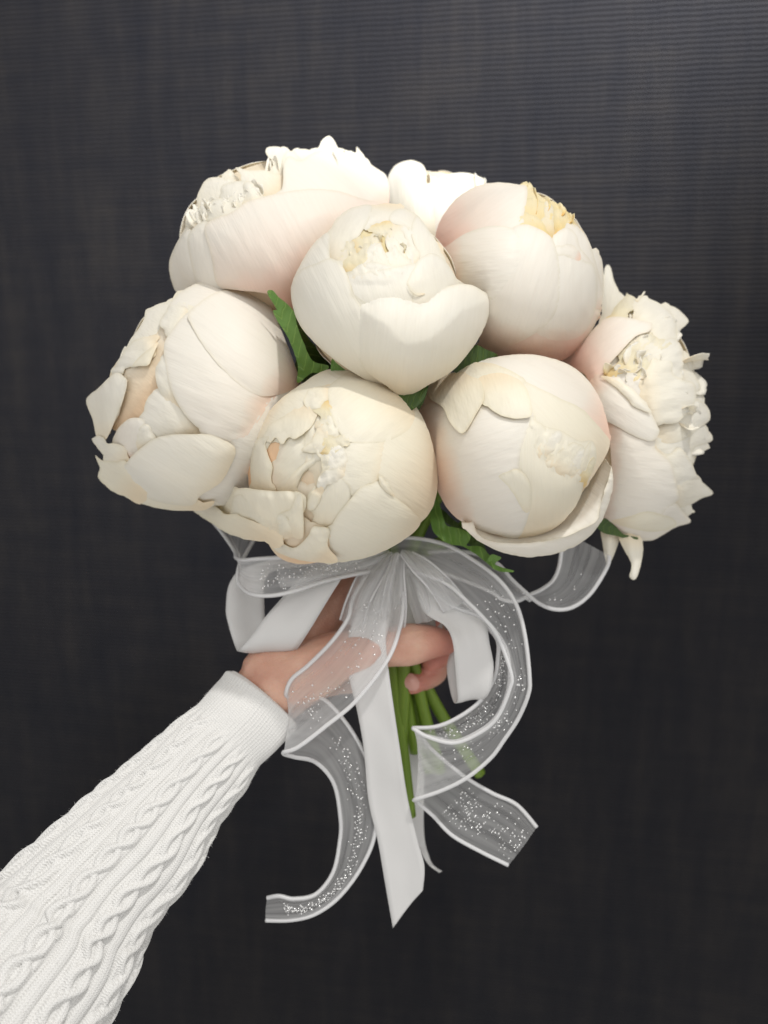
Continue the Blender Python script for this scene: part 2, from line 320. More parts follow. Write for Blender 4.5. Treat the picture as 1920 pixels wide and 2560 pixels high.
class Flower:
    def __init__(s, label, cx, cy, rx, ry, rz, d0, crop, mat, base, group='white peonies of the bouquet'):
        s.cx, s.cy, s.rx, s.ry, s.rz, s.d0, s.crop, s.mat = cx, cy, rx, ry, rz, d0, crop, mat
        s.root = empty('peony', P(cx, cy, d0)); tag(s.root, label, 'peony', group)
        s.base = base; s.todo = []
        s.hx0, s.hy0 = cx - 2 * rx, cy - 2 * ry; s.hn = (int(4 * ry / 4) + 8, int(4 * rx / 4) + 8)
        s.H = np.full(s.hn, np.nan)
    def hidx(s, x, y):
        return np.clip(((y - s.hy0) / 4).astype(int), 2, s.hn[0] - 3), np.clip(((x - s.hx0) / 4).astype(int), 2, s.hn[1] - 3)
    def settle(s, x, y, e, D, tight):
        """rest a petal on the ones already laid below it (mm above the ball)"""
        o = (s.d0 - s.h(x, y) - D) * 1000
        iy, ix = s.hidx(x, y)
        st = np.stack([s.H[iy + a, ix + b] for a in (-1, 0, 1) for b in (-1, 0, 1)])
        ok = ~np.isnan(st).all(0); Hs = np.where(ok, np.nanmean(np.where(np.isnan(st).all(0), 0, st), 0), -99)
        tgt = np.where(ok, np.maximum(Hs - .07, o - 1.3), o)
        we = np.exp(-(e / 7.0) ** 1.4) * tight; eg = np.exp(-e / 6.0) * tight
        o = np.minimum(o, o * (1 - we) + tgt * we)
        o = np.where(ok, np.maximum(o, np.minimum(Hs + .16 - .23 * eg, o + 1.0)), o)
        for a in (-1, 0, 1):
            for b in (-1, 0, 1): s.H[iy + a, ix + b] = o
        return s.d0 - s.h(x, y) - o / 1000
    def h(s, x, y, sc=1.0):
        r = np.sqrt(((x - s.cx) / (s.rx * sc)) ** 2 + ((y - s.cy) / (s.ry * sc)) ** 2)
        rc = np.minimum(r, .955)
        h = np.sqrt(1 - rc * rc) - np.maximum(r - .955, 0) * 2.6
        return (h * sc - (sc - 1)) * s.rz
    def petal(s, pts, off, base, tip, puff=0.6, lift=0.0, sig=26, wr=.35, wk=40, sc=1.0, mat=None, crop=None, dz=None, tuck=2.5, jit=1.0, sp=7.0, name='petal', ev=.45, iso=55):
        off *= .85; puff *= 1.0; tuck *= .6; wr *= .8 if wr > .8 else .6; lift *= .8 if lift >= 1.2 else .45
        c = crop or s.crop
        pts = cv(c, pts); base, tip = cv(c, [base, tip]); sd = random.random() * 50
        def depth(x, y, e, u, v):
            o = off + puff * (1 - np.exp(-e / sig)) - puff * .5
            o = o + lift * np.exp(-e / (sig * .5)) * sstep(v, ev, ev + .3)
            o = o - tuck * (1 - sstep(v, 0, .3))
            if wr:
                o = o + wr * (vnoise(u * 200 / wk, v * iso / wk, sd) * 1.0 + .5 * vnoise(u * 200 / wk * 2.3, v * iso * 1.7 / wk, sd + 9)) * (.35 + .9 * sstep(v, .1, .9))
            if dz is not None:
                r = np.sqrt(((x - s.cx) / s.rx) ** 2 + ((y - s.cy) / s.ry) ** 2)
                D = s.d0 - (np.interp(r, [k[0] for k in dz], [k[1] for k in dz]) + o - off) / 1000
            else: D = s.d0 - s.h(x, y, sc) - o / 1000
            return s.settle(x, y, e, D, 0.0 if dz is not None else .1 if lift >= .95 else .3)
        s.todo.append((name, mat or s.mat, pts, depth, (base, tip), sp, jit, off + (0 if sc == 1 else 4)))
    def finish(s):
        polys = [(catmull(t[2], 6, True), t[7]) for t in s.todo]
        for t in sorted(s.todo, key=lambda t: t[7]):
            sheet(t[0], s.root, t[1], t[2], t[3], t[4], sp=t[5], jit=t[6], overs=[q for q, o in polys if o > t[7] + .05])
    def ruffle(s, b, t, wd, ob, ot, crop=None, mat=None, jag=.35, amp=1.6, cup=1.5, curl=0.0, name='petal', nu=13, nv=11):
        """small crumpled inner petal from pixel b to pixel t, width wd px; ob, ot: mm above the ball at base and tip"""
        b, t = cv(crop or s.crop, [b, t])
        def S(p, o):
            hh = s.h(np.array([p[0]]), np.array([p[1]]))[0]
            return P(p[0], p[1], s.d0 - hh - o / 1000)
        p0, p1 = S(b, ob), S(t, ot)
        ax = p1 - p0; L_ = ax.length
        view = (p0 - CAM).normalized()
        side = ax.cross(view)
        if side.length < 1e-6: side = Vector((1, 0, 0))
        side = (Matrix.Rotation(random.uniform(-.9, .9), 3, ax.normalized()) @ side.normalized())
        nrm = side.cross(ax).normalized()
        if nrm.dot(view) > 0: nrm = -nrm
        W = wd * 1.5 / F * s.d0 / 2; sd = random.random() * 100
        V = []; uv = []
        for j in range(nv):
            v = j / (nv - 1)
            for i in range(nu):
                u = i / (nu - 1) * 2 - 1
                ww = W * (.45 + .55 * math.sin(min(1, v * 1.1 + .12) * math.pi * .60))
                end = 1 - jag * (.3 + .7 * noise.noise((u * 1.8, sd, 0)) + .3 * noise.noise((u * 5, sd, 3))) - .22 * u ** 4
                q = p0 + ax * (v * end) + side * (ww * u)
                wv = noise.noise((u * 1.9, v * 1.1, sd)) * 1.3 + .6 * noise.noise((u * 4.5, v * 2, sd + 7))
                q += nrm * (amp * v ** .7 * wv - cup * (1 - u * u) * math.sin(v * 2.6) + curl * v ** 3) * .001
                V.append(q); uv.append((u * W * 8, v))
        Fc = [(j * nu + i, j * nu + i + 1, (j + 1) * nu + i + 1, (j + 1) * nu + i) for j in range(nv - 1) for i in range(nu - 1)]
        o = link(name, mesh(local(s.root, V), Fc, uv), mat or M_inner, s.root)
        m_ = o.modifiers.new('thickness', 'SOLIDIFY'); m_.thickness = .0003; m_.offset = 0
        return o
    def body(s, k=.88, dents=()):
        """closed inner ball, petals wrapping its far side, stem"""
        nu, nv = 40, 24; V = []; uv = []
        for j in range(nv + 1):
            th = math.pi * j / nv
            for i in range(nu):
                a = 2 * math.pi * i / nu
                nz = math.cos(th); rr = math.sin(th)
                wob = 1 + .03 * noise.noise((3 * rr * math.cos(a), 3 * rr * math.sin(a), 3 * nz))
                X_, Y_ = s.cx + s.rx * k * rr * math.cos(a) * wob, s.cy + s.ry * k * rr * math.sin(a) * wob
                dn = sum(dm * math.exp(-((X_ - dx) ** 2 + (Y_ - dy) ** 2) / (dr * dr)) for dx, dy, dr, dm in dents) if nz > -.2 else 0
                V.append(P(X_, Y_, s.d0 - s.rz * k * nz * wob + dn / 1000)); uv.append((i / nu * 2, .2 + .5 * j / nv))
        Fc = [(j * nu + i, (j + 1) * nu + i, (j + 1) * nu + (i + 1) % nu, j * nu + (i + 1) % nu) for j in range(nv) for i in range(nu)]
        link('flower_core', mesh(local(s.root, V), Fc, uv), M_core, s.root)
        nb = 7; n1, n2 = 15, 17
        for b in range(nb):
            a0 = 2 * math.pi * b / nb + s.cx; sd = random.random() * 90; V = []; uv = []; kk = .87 + .02 * (b % 2)
            for j in range(n2):
                v = j / (n2 - 1); nz = -.98 + .90 * v
                for i in range(n1):
                    u = i / (n1 - 1) * 2 - 1
                    nzz = nz - .16 * u * u * v
                    rr = math.sqrt(max(0, 1 - nzz * nzz)); a = a0 + u * .66 * (.6 + .4 * math.sin(math.pi * min(1, v + .25)))
                    q = kk + .025 * noise.noise((u * 1.5, v * 2, sd)) + .01 * v
                    V.append(P(s.cx + s.rx * q * rr * math.cos(a), s.cy + s.ry * q * rr * math.sin(a), s.d0 - s.rz * q * nzz)); uv.append((u, v))
            Fc = [(j * n1 + i, j * n1 + i + 1, (j + 1) * n1 + i + 1, (j + 1) * n1 + i) for j in range(n2 - 1) for i in range(n1 - 1)]
            o = link('petal', mesh(local(s.root, V), Fc, uv), M_white, s.root)
            m_ = o.modifiers.new('thickness', 'SOLIDIFY'); m_.thickness = .0004
    def stem(s, mid, low, end, r=.0041):
        (bx, by, bd) = s.base
        c = catmull([P(*s.base), P((bx * .6 + mid[0] * .4), by * .55 + mid[1] * .45, bd * .5 + mid[2] * .5), P(*mid), P(*low), P(*end)], 8)
        rad = [r * (1 + .06 * noise.noise((i * .4, bx, 0))) for i in range(len(c))]
        V, Fc, uv = tube(c, rad, 9)
        link('stem', mesh(local(s.root, V), Fc, uv), M_stem, s.root)

exec_flowers = []
# ---- centre top
f1 = Flower('round white peony at the top centre with a small frilly yellow heart', 950, 745, 223, 236, .050, .426, 'C2', M_white, (985, 985, .44))
f1.body(.87, [(940, 612, 70, 1.0)])
f1.petal([(1000, 440), (1090, 550), (1150, 640), (1170, 730), (1120, 780), (1020, 700), (960, 560)], 0, (1100, 1000), (1060, 480), lift=.5)
f1.petal([(400, 560), (300, 620), (190, 790), (133, 960), (195, 1200), (420, 1425), (700, 1560), (620, 1200), (540, 900), (405, 740)], .2, (800, 1600), (300, 640), puff=1)
f1.petal([(410, 595), (425, 490), (520, 400), (640, 365), (692, 378), (665, 480), (600, 580), (530, 640), (515, 860), (450, 800), (400, 720)], -.6, (420, 800), (660, 400), puff=2.2, sig=30, lift=.6)
f1.petal([(688, 392), (780, 355), (890, 372), (830, 440), (790, 480), (700, 502), (650, 515)], -1.2, (780, 350), (760, 500), puff=1.2, lift=1.0, jit=1.6)
f1.petal([(808, 450), (850, 400), (930, 395), (1010, 445), (1075, 540), (1112, 610), (1120, 720), (1040, 740), (1000, 640), (935, 530), (830, 490)], -.6, (1100, 640), (830, 460), puff=1.6, lift=1.0)
f1.petal([(905, 520), (1000, 560), (1060, 640), (1060, 740), (1000, 760), (960, 650)], -1.8, (1040, 760), (920, 530), puff=1.4, lift=1)
f1.petal([(560, 850), (700, 820), (830, 800), (980, 770), (1100, 780), (1200, 900), (1000, 1060), (700, 1060), (540, 1060), (530, 900)], -.4, (860, 1200), (760, 830), puff=2.0, lift=1.2, sig=34)
f1.petal([(955, 940), (930, 905), (985, 795), (1030, 730), (1110, 698), (1185, 740), (1245, 820), (1285, 900), (1300, 1000), (1180, 1060), (1050, 1050)], 1.2, (1150, 1150), (1090, 720), puff=2.4, lift=.4, sig=36)
f1.petal([(935, 905), (960, 945), (1000, 972), (1050, 975), (1060, 985), (1010, 990), (960, 960)], 3.0, (1060, 990), (935, 910), puff=.6, wr=.1, tuck=.5)
f1.petal([(310, 768), (395, 735), (470, 770), (530, 875), (556, 1000), (590, 1200), (720, 1500), (900, 1690), (650, 1575), (400, 1410), (190, 1190), (130, 960), (190, 820)], 1.5, (850, 1680), (430, 760), puff=1.8, lift=.5, sig=40)
f1.petal([(568, 1052), (640, 1012), (740, 972), (850, 965), (950, 1000), (1040, 1020), (1130, 965), (1250, 920), (1360, 915), (1455, 960), (1524, 1020), (1500, 1130), (1440, 1270), (1350, 1400), (1250, 1510), (1100, 1600), (920, 1690), (780, 1610), (640, 1500), (580, 1350), (565, 1200)], 3.0, (920, 1700), (1000, 1000), puff=12.0, sig=55, wr=.2, sc=1.3, lift=-.5)
def crumple(f, pts, base, tip, off, mat=None, wr=1.1, wk=15, crop=None, puff=1.8, sig=9, lift=1.4, sp=5, jit=1.6):
    f.petal(pts, off / .85, base, tip, puff=puff, sig=sig, wr=wr, wk=wk, crop=crop, mat=mat or M_inner, lift=lift, sp=sp, jit=jit, tuck=1.5, ev=.2, iso=75)
crumple(f1, [(520, 600), (640, 500), (800, 470), (980, 530), (1060, 650), (1050, 800), (850, 880), (600, 880), (500, 780)], (780, 900), (780, 480), -3.6, M_yellow, wr=1.8)
crumple(f1, [(700, 500), (790, 478), (822, 535), (800, 560), (740, 570), (680, 545)], (740, 470), (760, 570), -1.8, M_inner)
crumple(f1, [(535, 620), (620, 590), (710, 585), (740, 620), (640, 650), (560, 700), (525, 690)], (540, 700), (720, 590), -2.0, M_inner)
crumple(f1, [(810, 490), (880, 505), (935, 590), (960, 720), (920, 720), (860, 640), (815, 560)], (820, 490), (950, 720), -1.6, M_white, puff=2)
crumple(f1, [(900, 530), (980, 570), (1045, 680), (1030, 780), (960, 770), (940, 640)], (1020, 800), (930, 540), -1.5, M_white)
crumple(f1, [(800, 560), (850, 590), (900, 660), (960, 740), (900, 780), (820, 700), (790, 640)], (900, 800), (810, 570), -1.4, M_white)
crumple(f1, [(520, 690), (560, 640), (590, 700), (640, 640), (650, 700), (640, 800), (560, 860), (515, 840)], (570, 870), (580, 640), -1.2, M_inner)
crumple(f1, [(620, 770), (650, 690), (692, 635), (715, 700), (745, 780), (700, 830), (620, 830)], (690, 860), (690, 640), -.9, M_white)
crumple(f1, [(700, 665), (745, 632), (780, 690), (810, 760), (800, 820), (720, 820)], (760, 850), (745, 640), -.7, M_white)
crumple(f1, [(800, 800), (815, 700), (850, 640), (890, 700), (950, 750), (930, 800), (860, 830)], (870, 850), (850, 650), -.8, M_white)
crumple(f1, [(530, 850), (600, 780), (700, 760), (800, 780), (860, 800), (830, 850), (680, 890), (550, 900)], (680, 920), (700, 770), -.4, M_white)
for b, t, wd in [((600, 760), (570, 650), 60), ((740, 640), (700, 570), 60), ((900, 720), (880, 620), 60), ((780, 560), (800, 510), 60), ((660, 740), (630, 680), 50)]:
    f1.ruffle(b, t, wd * .36, -3.5, -.2, amp=2.2, jag=.5, mat=M_inner)
# ---- top left, big guard petal
f2 = Flower('large open peony at top left with one broad blush petal across its front', 690, 605, 268, 232, .055, .478, 'C1', M_blush, (800, 780, .50))
f2.body(.86, [(560, 470, 130, 14), (800, 400, 140, 16)])
f2.petal([(625, 140), (640, 113), (712, 113), (742, 150), (735, 300), (690, 320), (665, 200), (640, 170)], -14, (720, 330), (660, 110), lift=.5, mat=M_white, tuck=1)
f2.petal([(738, 150), (790, 138), (812, 160), (818, 270), (760, 340), (720, 280)], -11, (770, 330), (790, 130), mat=M_white, tuck=1)
f2.petal([(810, 135), (880, 128), (930, 155), (900, 250), (820, 240)], -15, (870, 260), (860, 120), puff=1.5, mat=M_white, tuck=1)
f2.petal([(938, 165), (950, 90), (985, 52), (1015, 52), (1050, 108), (1080, 160), (1010, 230)], -13, (1000, 240), (1000, 50), mat=M_white, tuck=1)
f2.petal([(1080, 150), (1130, 138), (1160, 150), (1164, 113), (1182, 130), (1220, 190), (1200, 240), (1100, 200)], -15, (1150, 250), (1160, 110), mat=M_white, tuck=1, jit=2)
f2.petal([(395, 305), (393, 262), (415, 243), (447, 290), (440, 330)], -16, (420, 340), (410, 240), mat=M_white, tuck=1)
f2.petal([(448, 232), (520, 250), (625, 250), (695, 280), (724, 330), (720, 390), (620, 420), (560, 350), (500, 300)], -7, (640, 420), (470, 240), puff=1.4, lift=1, mat=M_white, tuck=1)
f2.petal([(222, 450), (225, 390), (285, 298), (410, 305), (400, 380), (300, 420), (250, 490)], -8, (320, 500), (290, 300), puff=1.5, mat=M_white, tuck=1)
f2.petal([(365, 345), (450, 315), (515, 330), (530, 440), (450, 510), (375, 430)], -5, (450, 520), (430, 320), puff=4, sig=20, mat=M_white, tuck=1)
f2.petal([(494, 330), (540, 320), (592, 390), (585, 440), (515, 455)], -2, (550, 460), (520, 320), puff=3.5, sig=14, mat=M_white, tuck=1)
f2.petal([(275, 470), (330, 420), (405, 428), (445, 490), (370, 560), (290, 550)], -2.5, (380, 580), (330, 420), puff=3, sig=18, mat=M_white, tuck=1)
f2.petal([(150, 565), (172, 490), (218, 495), (250, 450), (290, 570), (240, 640), (160, 640)], -7, (220, 660), (200, 470), mat=M_white, tuck=1, jit=2)
for i in range(26):
    x = random.uniform(230, 560); y = 520 - (x - 230) * .35 + random.uniform(-20, 20)
    f2.ruffle((x + 30, y + 60), (x + random.uniform(-50, 30), y - random.uniform(20, 90)), random.uniform(22, 44), -8, -3 + random.uniform(-2, 2), mat=M_white, amp=2.4, jag=.45)
for i in range(16):
    x = random.uniform(640, 1200); 
    f2.ruffle((x, 300), (x + random.uniform(-40, 40), 150 + random.uniform(-18, 30) + abs(x - 940) * .12), random.uniform(24, 46), -18, -16, mat=M_white, amp=2, jag=.45)
f2.petal([(155, 595), (100, 680), (55, 790), (66, 900), (110, 985), (220, 1000), (250, 900), (190, 800), (165, 680)], -1, (260, 1100), (120, 620), puff=1.5, mat=M_blush2)
f2.petal([(162, 660), (200, 590), (262, 565), (320, 700), (360, 900), (340, 1000), (230, 960), (185, 800)], .5, (330, 1100), (220, 580), puff=1.8, mat=M_blush2)
f2.petal([(728, 340), (735, 200), (770, 165), (830, 190), (900, 152), (960, 133), (1050, 138), (1120, 150), (1200, 190), (1285, 240), (1348, 300), (1350, 460), (1250, 560), (1050, 560), (850, 470), (715, 420)], 1.0, (1330, 560), (880, 160), puff=2, sig=40, mat=M_blush2)
f2.petal([(262, 595), (310, 545), (420, 500), (520, 435), (640, 400), (760, 375), (900, 360), (1050, 372), (1200, 420), (1335, 460), (1210, 570), (1010, 650), (860, 810), (795, 960), (790, 1075), (640, 985), (450, 960), (340, 930), (305, 760)], 4.0, (800, 1090), (480, 450), puff=4.0, sig=46, lift=1.2, wr=.45, wk=30)
# ---- small one at the back, top centre
f3 = Flower('half hidden white peony at the back edge, with a tall rounded petal', 1085, 560, 150, 150, .040, .545, 'C2', M_blush2, (1080, 720, .55))
f3.body(.87)
for i in range(8):
    x = 1070 + i * 52
    f3.ruffle((x, 300), (x + random.uniform(-15, 15), 150 + random.uniform(-25, 15) + i * 5), 24, -4, -6, mat=M_white, amp=2, jag=.4)
f3.petal([(1190, 170), (1300, 142), (1400, 158), (1475, 205), (1440, 300), (1300, 300), (1200, 260)], -3, (1300, 500), (1320, 150), mat=M_white)
f3.petal([(1078, 260), (1140, 190), (1220, 163), (1300, 175), (1375, 240), (1330, 420), (1180, 620), (1120, 700), (1080, 450)], 0, (1120, 760), (1230, 170), puff=2, mat=M_blush2)
f3.petal([(788, 240), (805, 165), (840, 105), (900, 68), (970, 58), (1040, 85), (1065, 140), (1072, 240), (1106, 290), (1118, 400), (1125, 640), (1000, 600), (850, 500), (780, 400)], 5, (1000, 700), (950, 70), puff=3, sig=40, lift=1, mat=M_white)
# ---- right top, pink with yellow heart
f4 = Flower('blush pink peony at upper right opening onto a yellow heart', 1301, 674, 206, 218, .050, .466, 'C3', M_blush2, (1240, 880, .48))
f4.body(.87, [(1365, 540, 60, 3)])
f4.petal([(300, 970), (420, 955), (560, 910), (700, 860), (850, 850), (960, 780), (905, 910), (770, 1035), (600, 1030), (420, 1010)], 0, (600, 1090), (560, 640), mat=M_blush)
f4.petal([(940, 455), (976, 480), (988, 560), (986, 690), (960, 760), (940, 600)], -2, (960, 800), (955, 450))
f4.petal([(795, 285), (860, 325), (912, 400), (945, 500), (972, 600), (985, 700), (950, 800), (900, 700), (870, 500), (830, 380)], -.5, (940, 850), (820, 290), puff=1.2)
crumple(f4, [(500, 350), (540, 260), (570, 92), (600, 100), (660, 160), (730, 185), (815, 260), (850, 350), (740, 400), (620, 370)], (640, 400), (660, 140), -2.2, M_yellow, wr=1.6)
crumple(f4, [(570, 230), (620, 150), (660, 200), (690, 260), (690, 340), (600, 340)], (640, 380), (640, 170), -1.2, M_yellow, puff=2)
crumple(f4, [(670, 190), (712, 200), (722, 280), (715, 360), (680, 340)], (700, 380), (695, 200), -.8, M_inner, puff=1.6)
crumple(f4, [(720, 230), (770, 230), (805, 290), (780, 350), (730, 350)], (750, 380), (770, 240), -.8, M_yellow, puff=1.6)
crumple(f4, [(540, 300), (580, 250), (640, 270), (680, 330), (660, 370), (560, 350)], (600, 400), (600, 260), -.6, M_yellow, puff=1.8)
for b, t, wd in [((600, 260), (575, 95), 60), ((660, 240), (650, 150), 60), ((740, 260), (740, 190), 60), ((790, 300), (800, 245), 50)]:
    f4.ruffle(b, t, wd * .464, -3, -1.5, amp=1.8, jag=.4, mat=M_yellow)
f4.petal([(84, 370), (110, 280), (190, 170), (300, 98), (420, 78), (520, 88), (577, 104), (566, 220), (525, 325), (430, 400), (280, 440), (170, 480), (112, 460)], 1.0, (100, 470), (560, 160), puff=3.0, sig=40, lift=.8, wr=.5, mat=M_blush)
f4.petal([(718, 468), (735, 400), (730, 355), (790, 320), (840, 355), (865, 430), (930, 520), (860, 560), (760, 520)], .5, (800, 640), (780, 330), puff=2.5, sig=18)
f4.petal([(738, 440), (805, 408), (858, 450), (862, 500), (800, 480)], 2.0, (860, 500), (740, 440), puff=1.5, sig=14, lift=.5, wr=.2, tuck=1)
f4.petal([(718, 465), (800, 500), (862, 500), (932, 520), (957, 620), (942, 770), (870, 900), (740, 930), (650, 880), (700, 700), (730, 560)], 1.6, (780, 1000), (800, 490), puff=2.4, lift=.4)
f4.petal([(520, 335), (558, 303), (620, 318), (702, 368), (737, 450), (754, 560), (750, 700), (712, 810), (620, 890), (480, 960), (330, 985), (330, 860), (380, 700), (460, 560)], 3.2, (380, 1000), (610, 320), puff=2.4, lift=.5, wr=.45)
f4.petal([(112, 455), (165, 405), (250, 350), (370, 313), (480, 318), (542, 360), (558, 430), (542, 540), (480, 625), (395, 708), (330, 690), (240, 650), (190, 600), (150, 520)], 4.2, (110, 460), (560, 420), puff=3.4, sig=40, lift=.4, mat=M_blush2)
# ---- right, ruffled, turned away
f5 = Flower('fully open ruffled white peony at the far right, turned away to the side', 1590, 1040, 186, 300, .052, .492, 'R1', M_blush2, (1440, 1180, .50))
f5.body(.84, [(1640, 960, 120, 8), (1680, 1150, 120, 8)])
for i in range(60):
    a = random.uniform(-1.75, 1.75); rr = random.uniform(.45, .96)
    cx, cy = 1590 + 175 * rr * math.cos(a), 1035 + 290 * rr * math.sin(a)
    if cx < 1600 - max(0, (cy - 1000) * .1) or cx > 1760: continue
    if cy > 1010 and cx < 1700 or cy > 1120 and cx < 1745: continue
    dx, dy = math.cos(a) * .8 + .25, math.sin(a) * .55 + random.uniform(-.3, .3)
    l = random.uniform(40, 75)
    f5.ruffle((cx - dx * l * .7, cy - dy * l * .7), (cx + dx * l * .35, cy + dy * l * .35), random.uniform(40, 75), -9, random.uniform(-6, -2), crop='A', mat=M_white, amp=3.0, jag=.35, cup=2)
crumple(f5, [(400, 1190), (560, 1060), (640, 930), (760, 800), (920, 780), (1020, 900), (920, 1090), (800, 1260), (600, 1280)], (560, 1240), (860, 850), -1.2, M_inner, wr=1.8)
for b, t, wd, ob, ot in [((560, 1180), (640, 960), 40, -6, -1), ((640, 1160), (720, 930), 44, -6, 0), ((700, 1120), (820, 900), 44, -7, -1), ((480, 1190), (560, 1080), 40, -5, 0), ((720, 1200), (760, 1080), 44, -5, 1), ((620, 1220), (700, 1120), 44, -4, 1), ((800, 1100), (880, 960), 44, -6, 0), ((560, 1230), (660, 1190), 30, -3, 2)]:
    f5.ruffle(b, t, wd, -3, ot - .5, amp=2.2, jag=.4, mat=M_inner if b[0] < 560 else M_white)
f5.petal([(410, 440), (440, 130), (490, 93), (530, 230), (600, 410), (560, 560), (440, 660)], -6, (420, 760), (480, 100), mat=M_white)
f5.petal([(1030, 500), (1140, 508), (1262, 620), (1252, 672), (1140, 745), (1100, 640)], -9, (1050, 760), (1250, 620), mat=M_white, tuck=1, puff=1.5, sig=12)
f5.petal([(480, 640), (560, 480), (640, 400), (655, 366), (690, 400), (705, 470), (640, 580), (560, 640)], -3, (440, 700), (670, 380), mat=M_inner, jit=2.5, wr=1.2, wk=20)
f5.petal([(715, 470), (760, 420), (850, 408), (1000, 480), (1100, 560), (1142, 650), (1147, 740), (1100, 800), (980, 855), (900, 760), (880, 640), (760, 600)], -1.5, (800, 800), (1100, 580), mat=M_white, puff=2.5, wr=2.0, wk=28, sp=6)
f5.petal([(740, 440), (790, 400), (828, 348), (840, 360), (800, 410), (770, 450)], 0, (740, 450), (835, 345), mat=M_white, sp=4, wr=.2, puff=.2)
f5.petal([(750, 850), (800, 790), (960, 862), (1000, 850), (1120, 808), (1212, 920), (1222, 1060), (1180, 1190), (1100, 1150), (900, 1030), (840, 1000), (760, 960)], 0, (760, 1100), (1180, 900), mat=M_white, puff=2.5, wr=2.2, wk=26, sp=6)
f5.petal([(1200, 1090), (1262, 1088), (1350, 1200), (1385, 1285), (1320, 1290), (1200, 1230)], -6, (1150, 1250), (1360, 1240), mat=M_white, tuck=1)
f5.petal([(1210, 975), (1300, 1000), (1292, 1080), (1200, 1100)], -8, (1150, 1040), (1300, 1020), mat=M_white, tuck=1, jit=2)
f5.petal([(1300, 1390), (1350, 1375), (1398, 1345), (1418, 1395), (1350, 1460)], -7, (1250, 1420), (1415, 1380), mat=M_white, tuck=1)
f5.petal([(1330, 50), (1420, 28), (1477, 110), (1477, 200), (1380, 275), (1200, 405), (1000, 420), (900, 300), (1130, 240), (1270, 150)], -4, (950, 400), (1470, 140), crop='R2', mat=M_white, puff=2, wr=2.0, wk=26, lift=1)
f5.petal([(1150, 450), (1280, 350), (1410, 278), (1492, 330), (1502, 402), (1400, 445), (1250, 480)], -7, (1100, 480), (1500, 350), crop='R2', mat=M_white, puff=2, sig=14, tuck=1)
f5.petal([(1200, 540), (1300, 490), (1400, 462), (1467, 478), (1370, 530), (1290, 590)], -9, (1150, 580), (1465, 478), crop='R2', mat=M_white, tuck=1, sp=5)
f5.petal([(560, 1180), (820, 1180), (920, 1450), (760, 1520), (600, 1350)], -.5, (640, 1500), (800, 1180), mat=M_blush2)
f5.petal([(820, 330), (1200, 330), (1300, 560), (1120, 680), (900, 580)], -5, (800, 480), (1250, 450), crop='R2', mat=M_white, wr=1.4, wk=24)
f5.petal([(900, 430), (1060, 540), (1180, 470), (1285, 590), (1352, 740), (1385, 775), (1320, 790), (1210, 855), (1140, 900), (1080, 700), (950, 560)], -2, (900, 640), (1300, 640), crop='R2', mat=M_white, puff=2.2, wr=1.6, wk=26)
f5.petal([(1120, 880), (1220, 850), (1340, 783), (1440, 840), (1513, 926), (1400, 970), (1280, 1037), (1180, 1030), (1130, 960)], -3, (1050, 960), (1512, 926), crop='R2', mat=M_white, puff=2.4, wr=.6)
f5.petal([(1120, 1030), (1250, 1055), (1333, 1095), (1300, 1117), (1200, 1085)], -4, (1080, 1030), (1333, 1100), crop='R2', mat=M_white, sp=4, tuck=1)
f5.petal([(780, 1200), (830, 1120), (880, 1080), (920, 1008), (980, 1020), (1040, 1008), (1112, 1060), (1112, 1150), (1200, 1220), (1320, 1250), (1343, 1330), (1332, 1440), (1250, 1560), (1130, 1652), (960, 1625), (850, 1420), (770, 1270)], 2.5, (800, 1420), (1300, 1380), mat=M_white, puff=3.5, sig=34, wr=1.5, wk=24, lift=1.2, sp=6)
f5.petal([(400, 650), (470, 610), (600, 598), (820, 640), (915, 665), (880, 745), (750, 790), (640, 900), (480, 1070), (330, 1200), (190, 1140), (-40, 1110), (200, 860)], 2.0, (60, 1180), (880, 680), puff=2, lift=1.4, mat=M_blush, wr=.5)
f5.petal([(200, 1560), (320, 1190), (420, 1185), (560, 1300), (700, 1450), (860, 1490), (955, 1659), (980, 1740), (900, 1830), (700, 1760), (480, 1640)], 4.0, (250, 1250), (960, 1700), puff=2.5, lift=1.0, mat=M_blush2, sig=40)
f5.petal([(400, 1185), (470, 1190), (600, 1250), (740, 1330), (900, 1530), (880, 1545), (780, 1510), (720, 1480), (660, 1400), (520, 1270)], 6.5, (400, 1190), (890, 1540), puff=1.4, sig=16, mat=M_white, tuck=2, jit=1.8)
f5.petal([(440, 200), (520, 240), (700, 330), (880, 390), (960, 500), (1080, 600), (1130, 720), (1165, 900), (1170, 980), (1050, 1075), (800, 1130), (560, 1150), (430, 1160), (500, 800), (500, 500)], 2.0, (400, 700), (1170, 800), crop='R2', puff=3.5, sig=50, wr=.5, lift=.6, mat=M_blush2)
f5.petal([(430, 1165), (620, 1130), (850, 1105), (1000, 1070), (1160, 1060), (1230, 1120), (1295, 1205), (1150, 1255), (950, 1370), (850, 1390), (700, 1370), (560, 1270)], .8, (430, 1180), (1290, 1200), crop='R2', puff=2, mat=M_blush2)
f5.petal([(500, 1200), (700, 1150), (850, 1100), (1000, 1130), (1120, 1170), (1140, 1250), (950, 1300), (750, 1280)], 2.4, (500, 1220), (1130, 1200), crop='R2', puff=1, mat=M_cream, lift=.5)
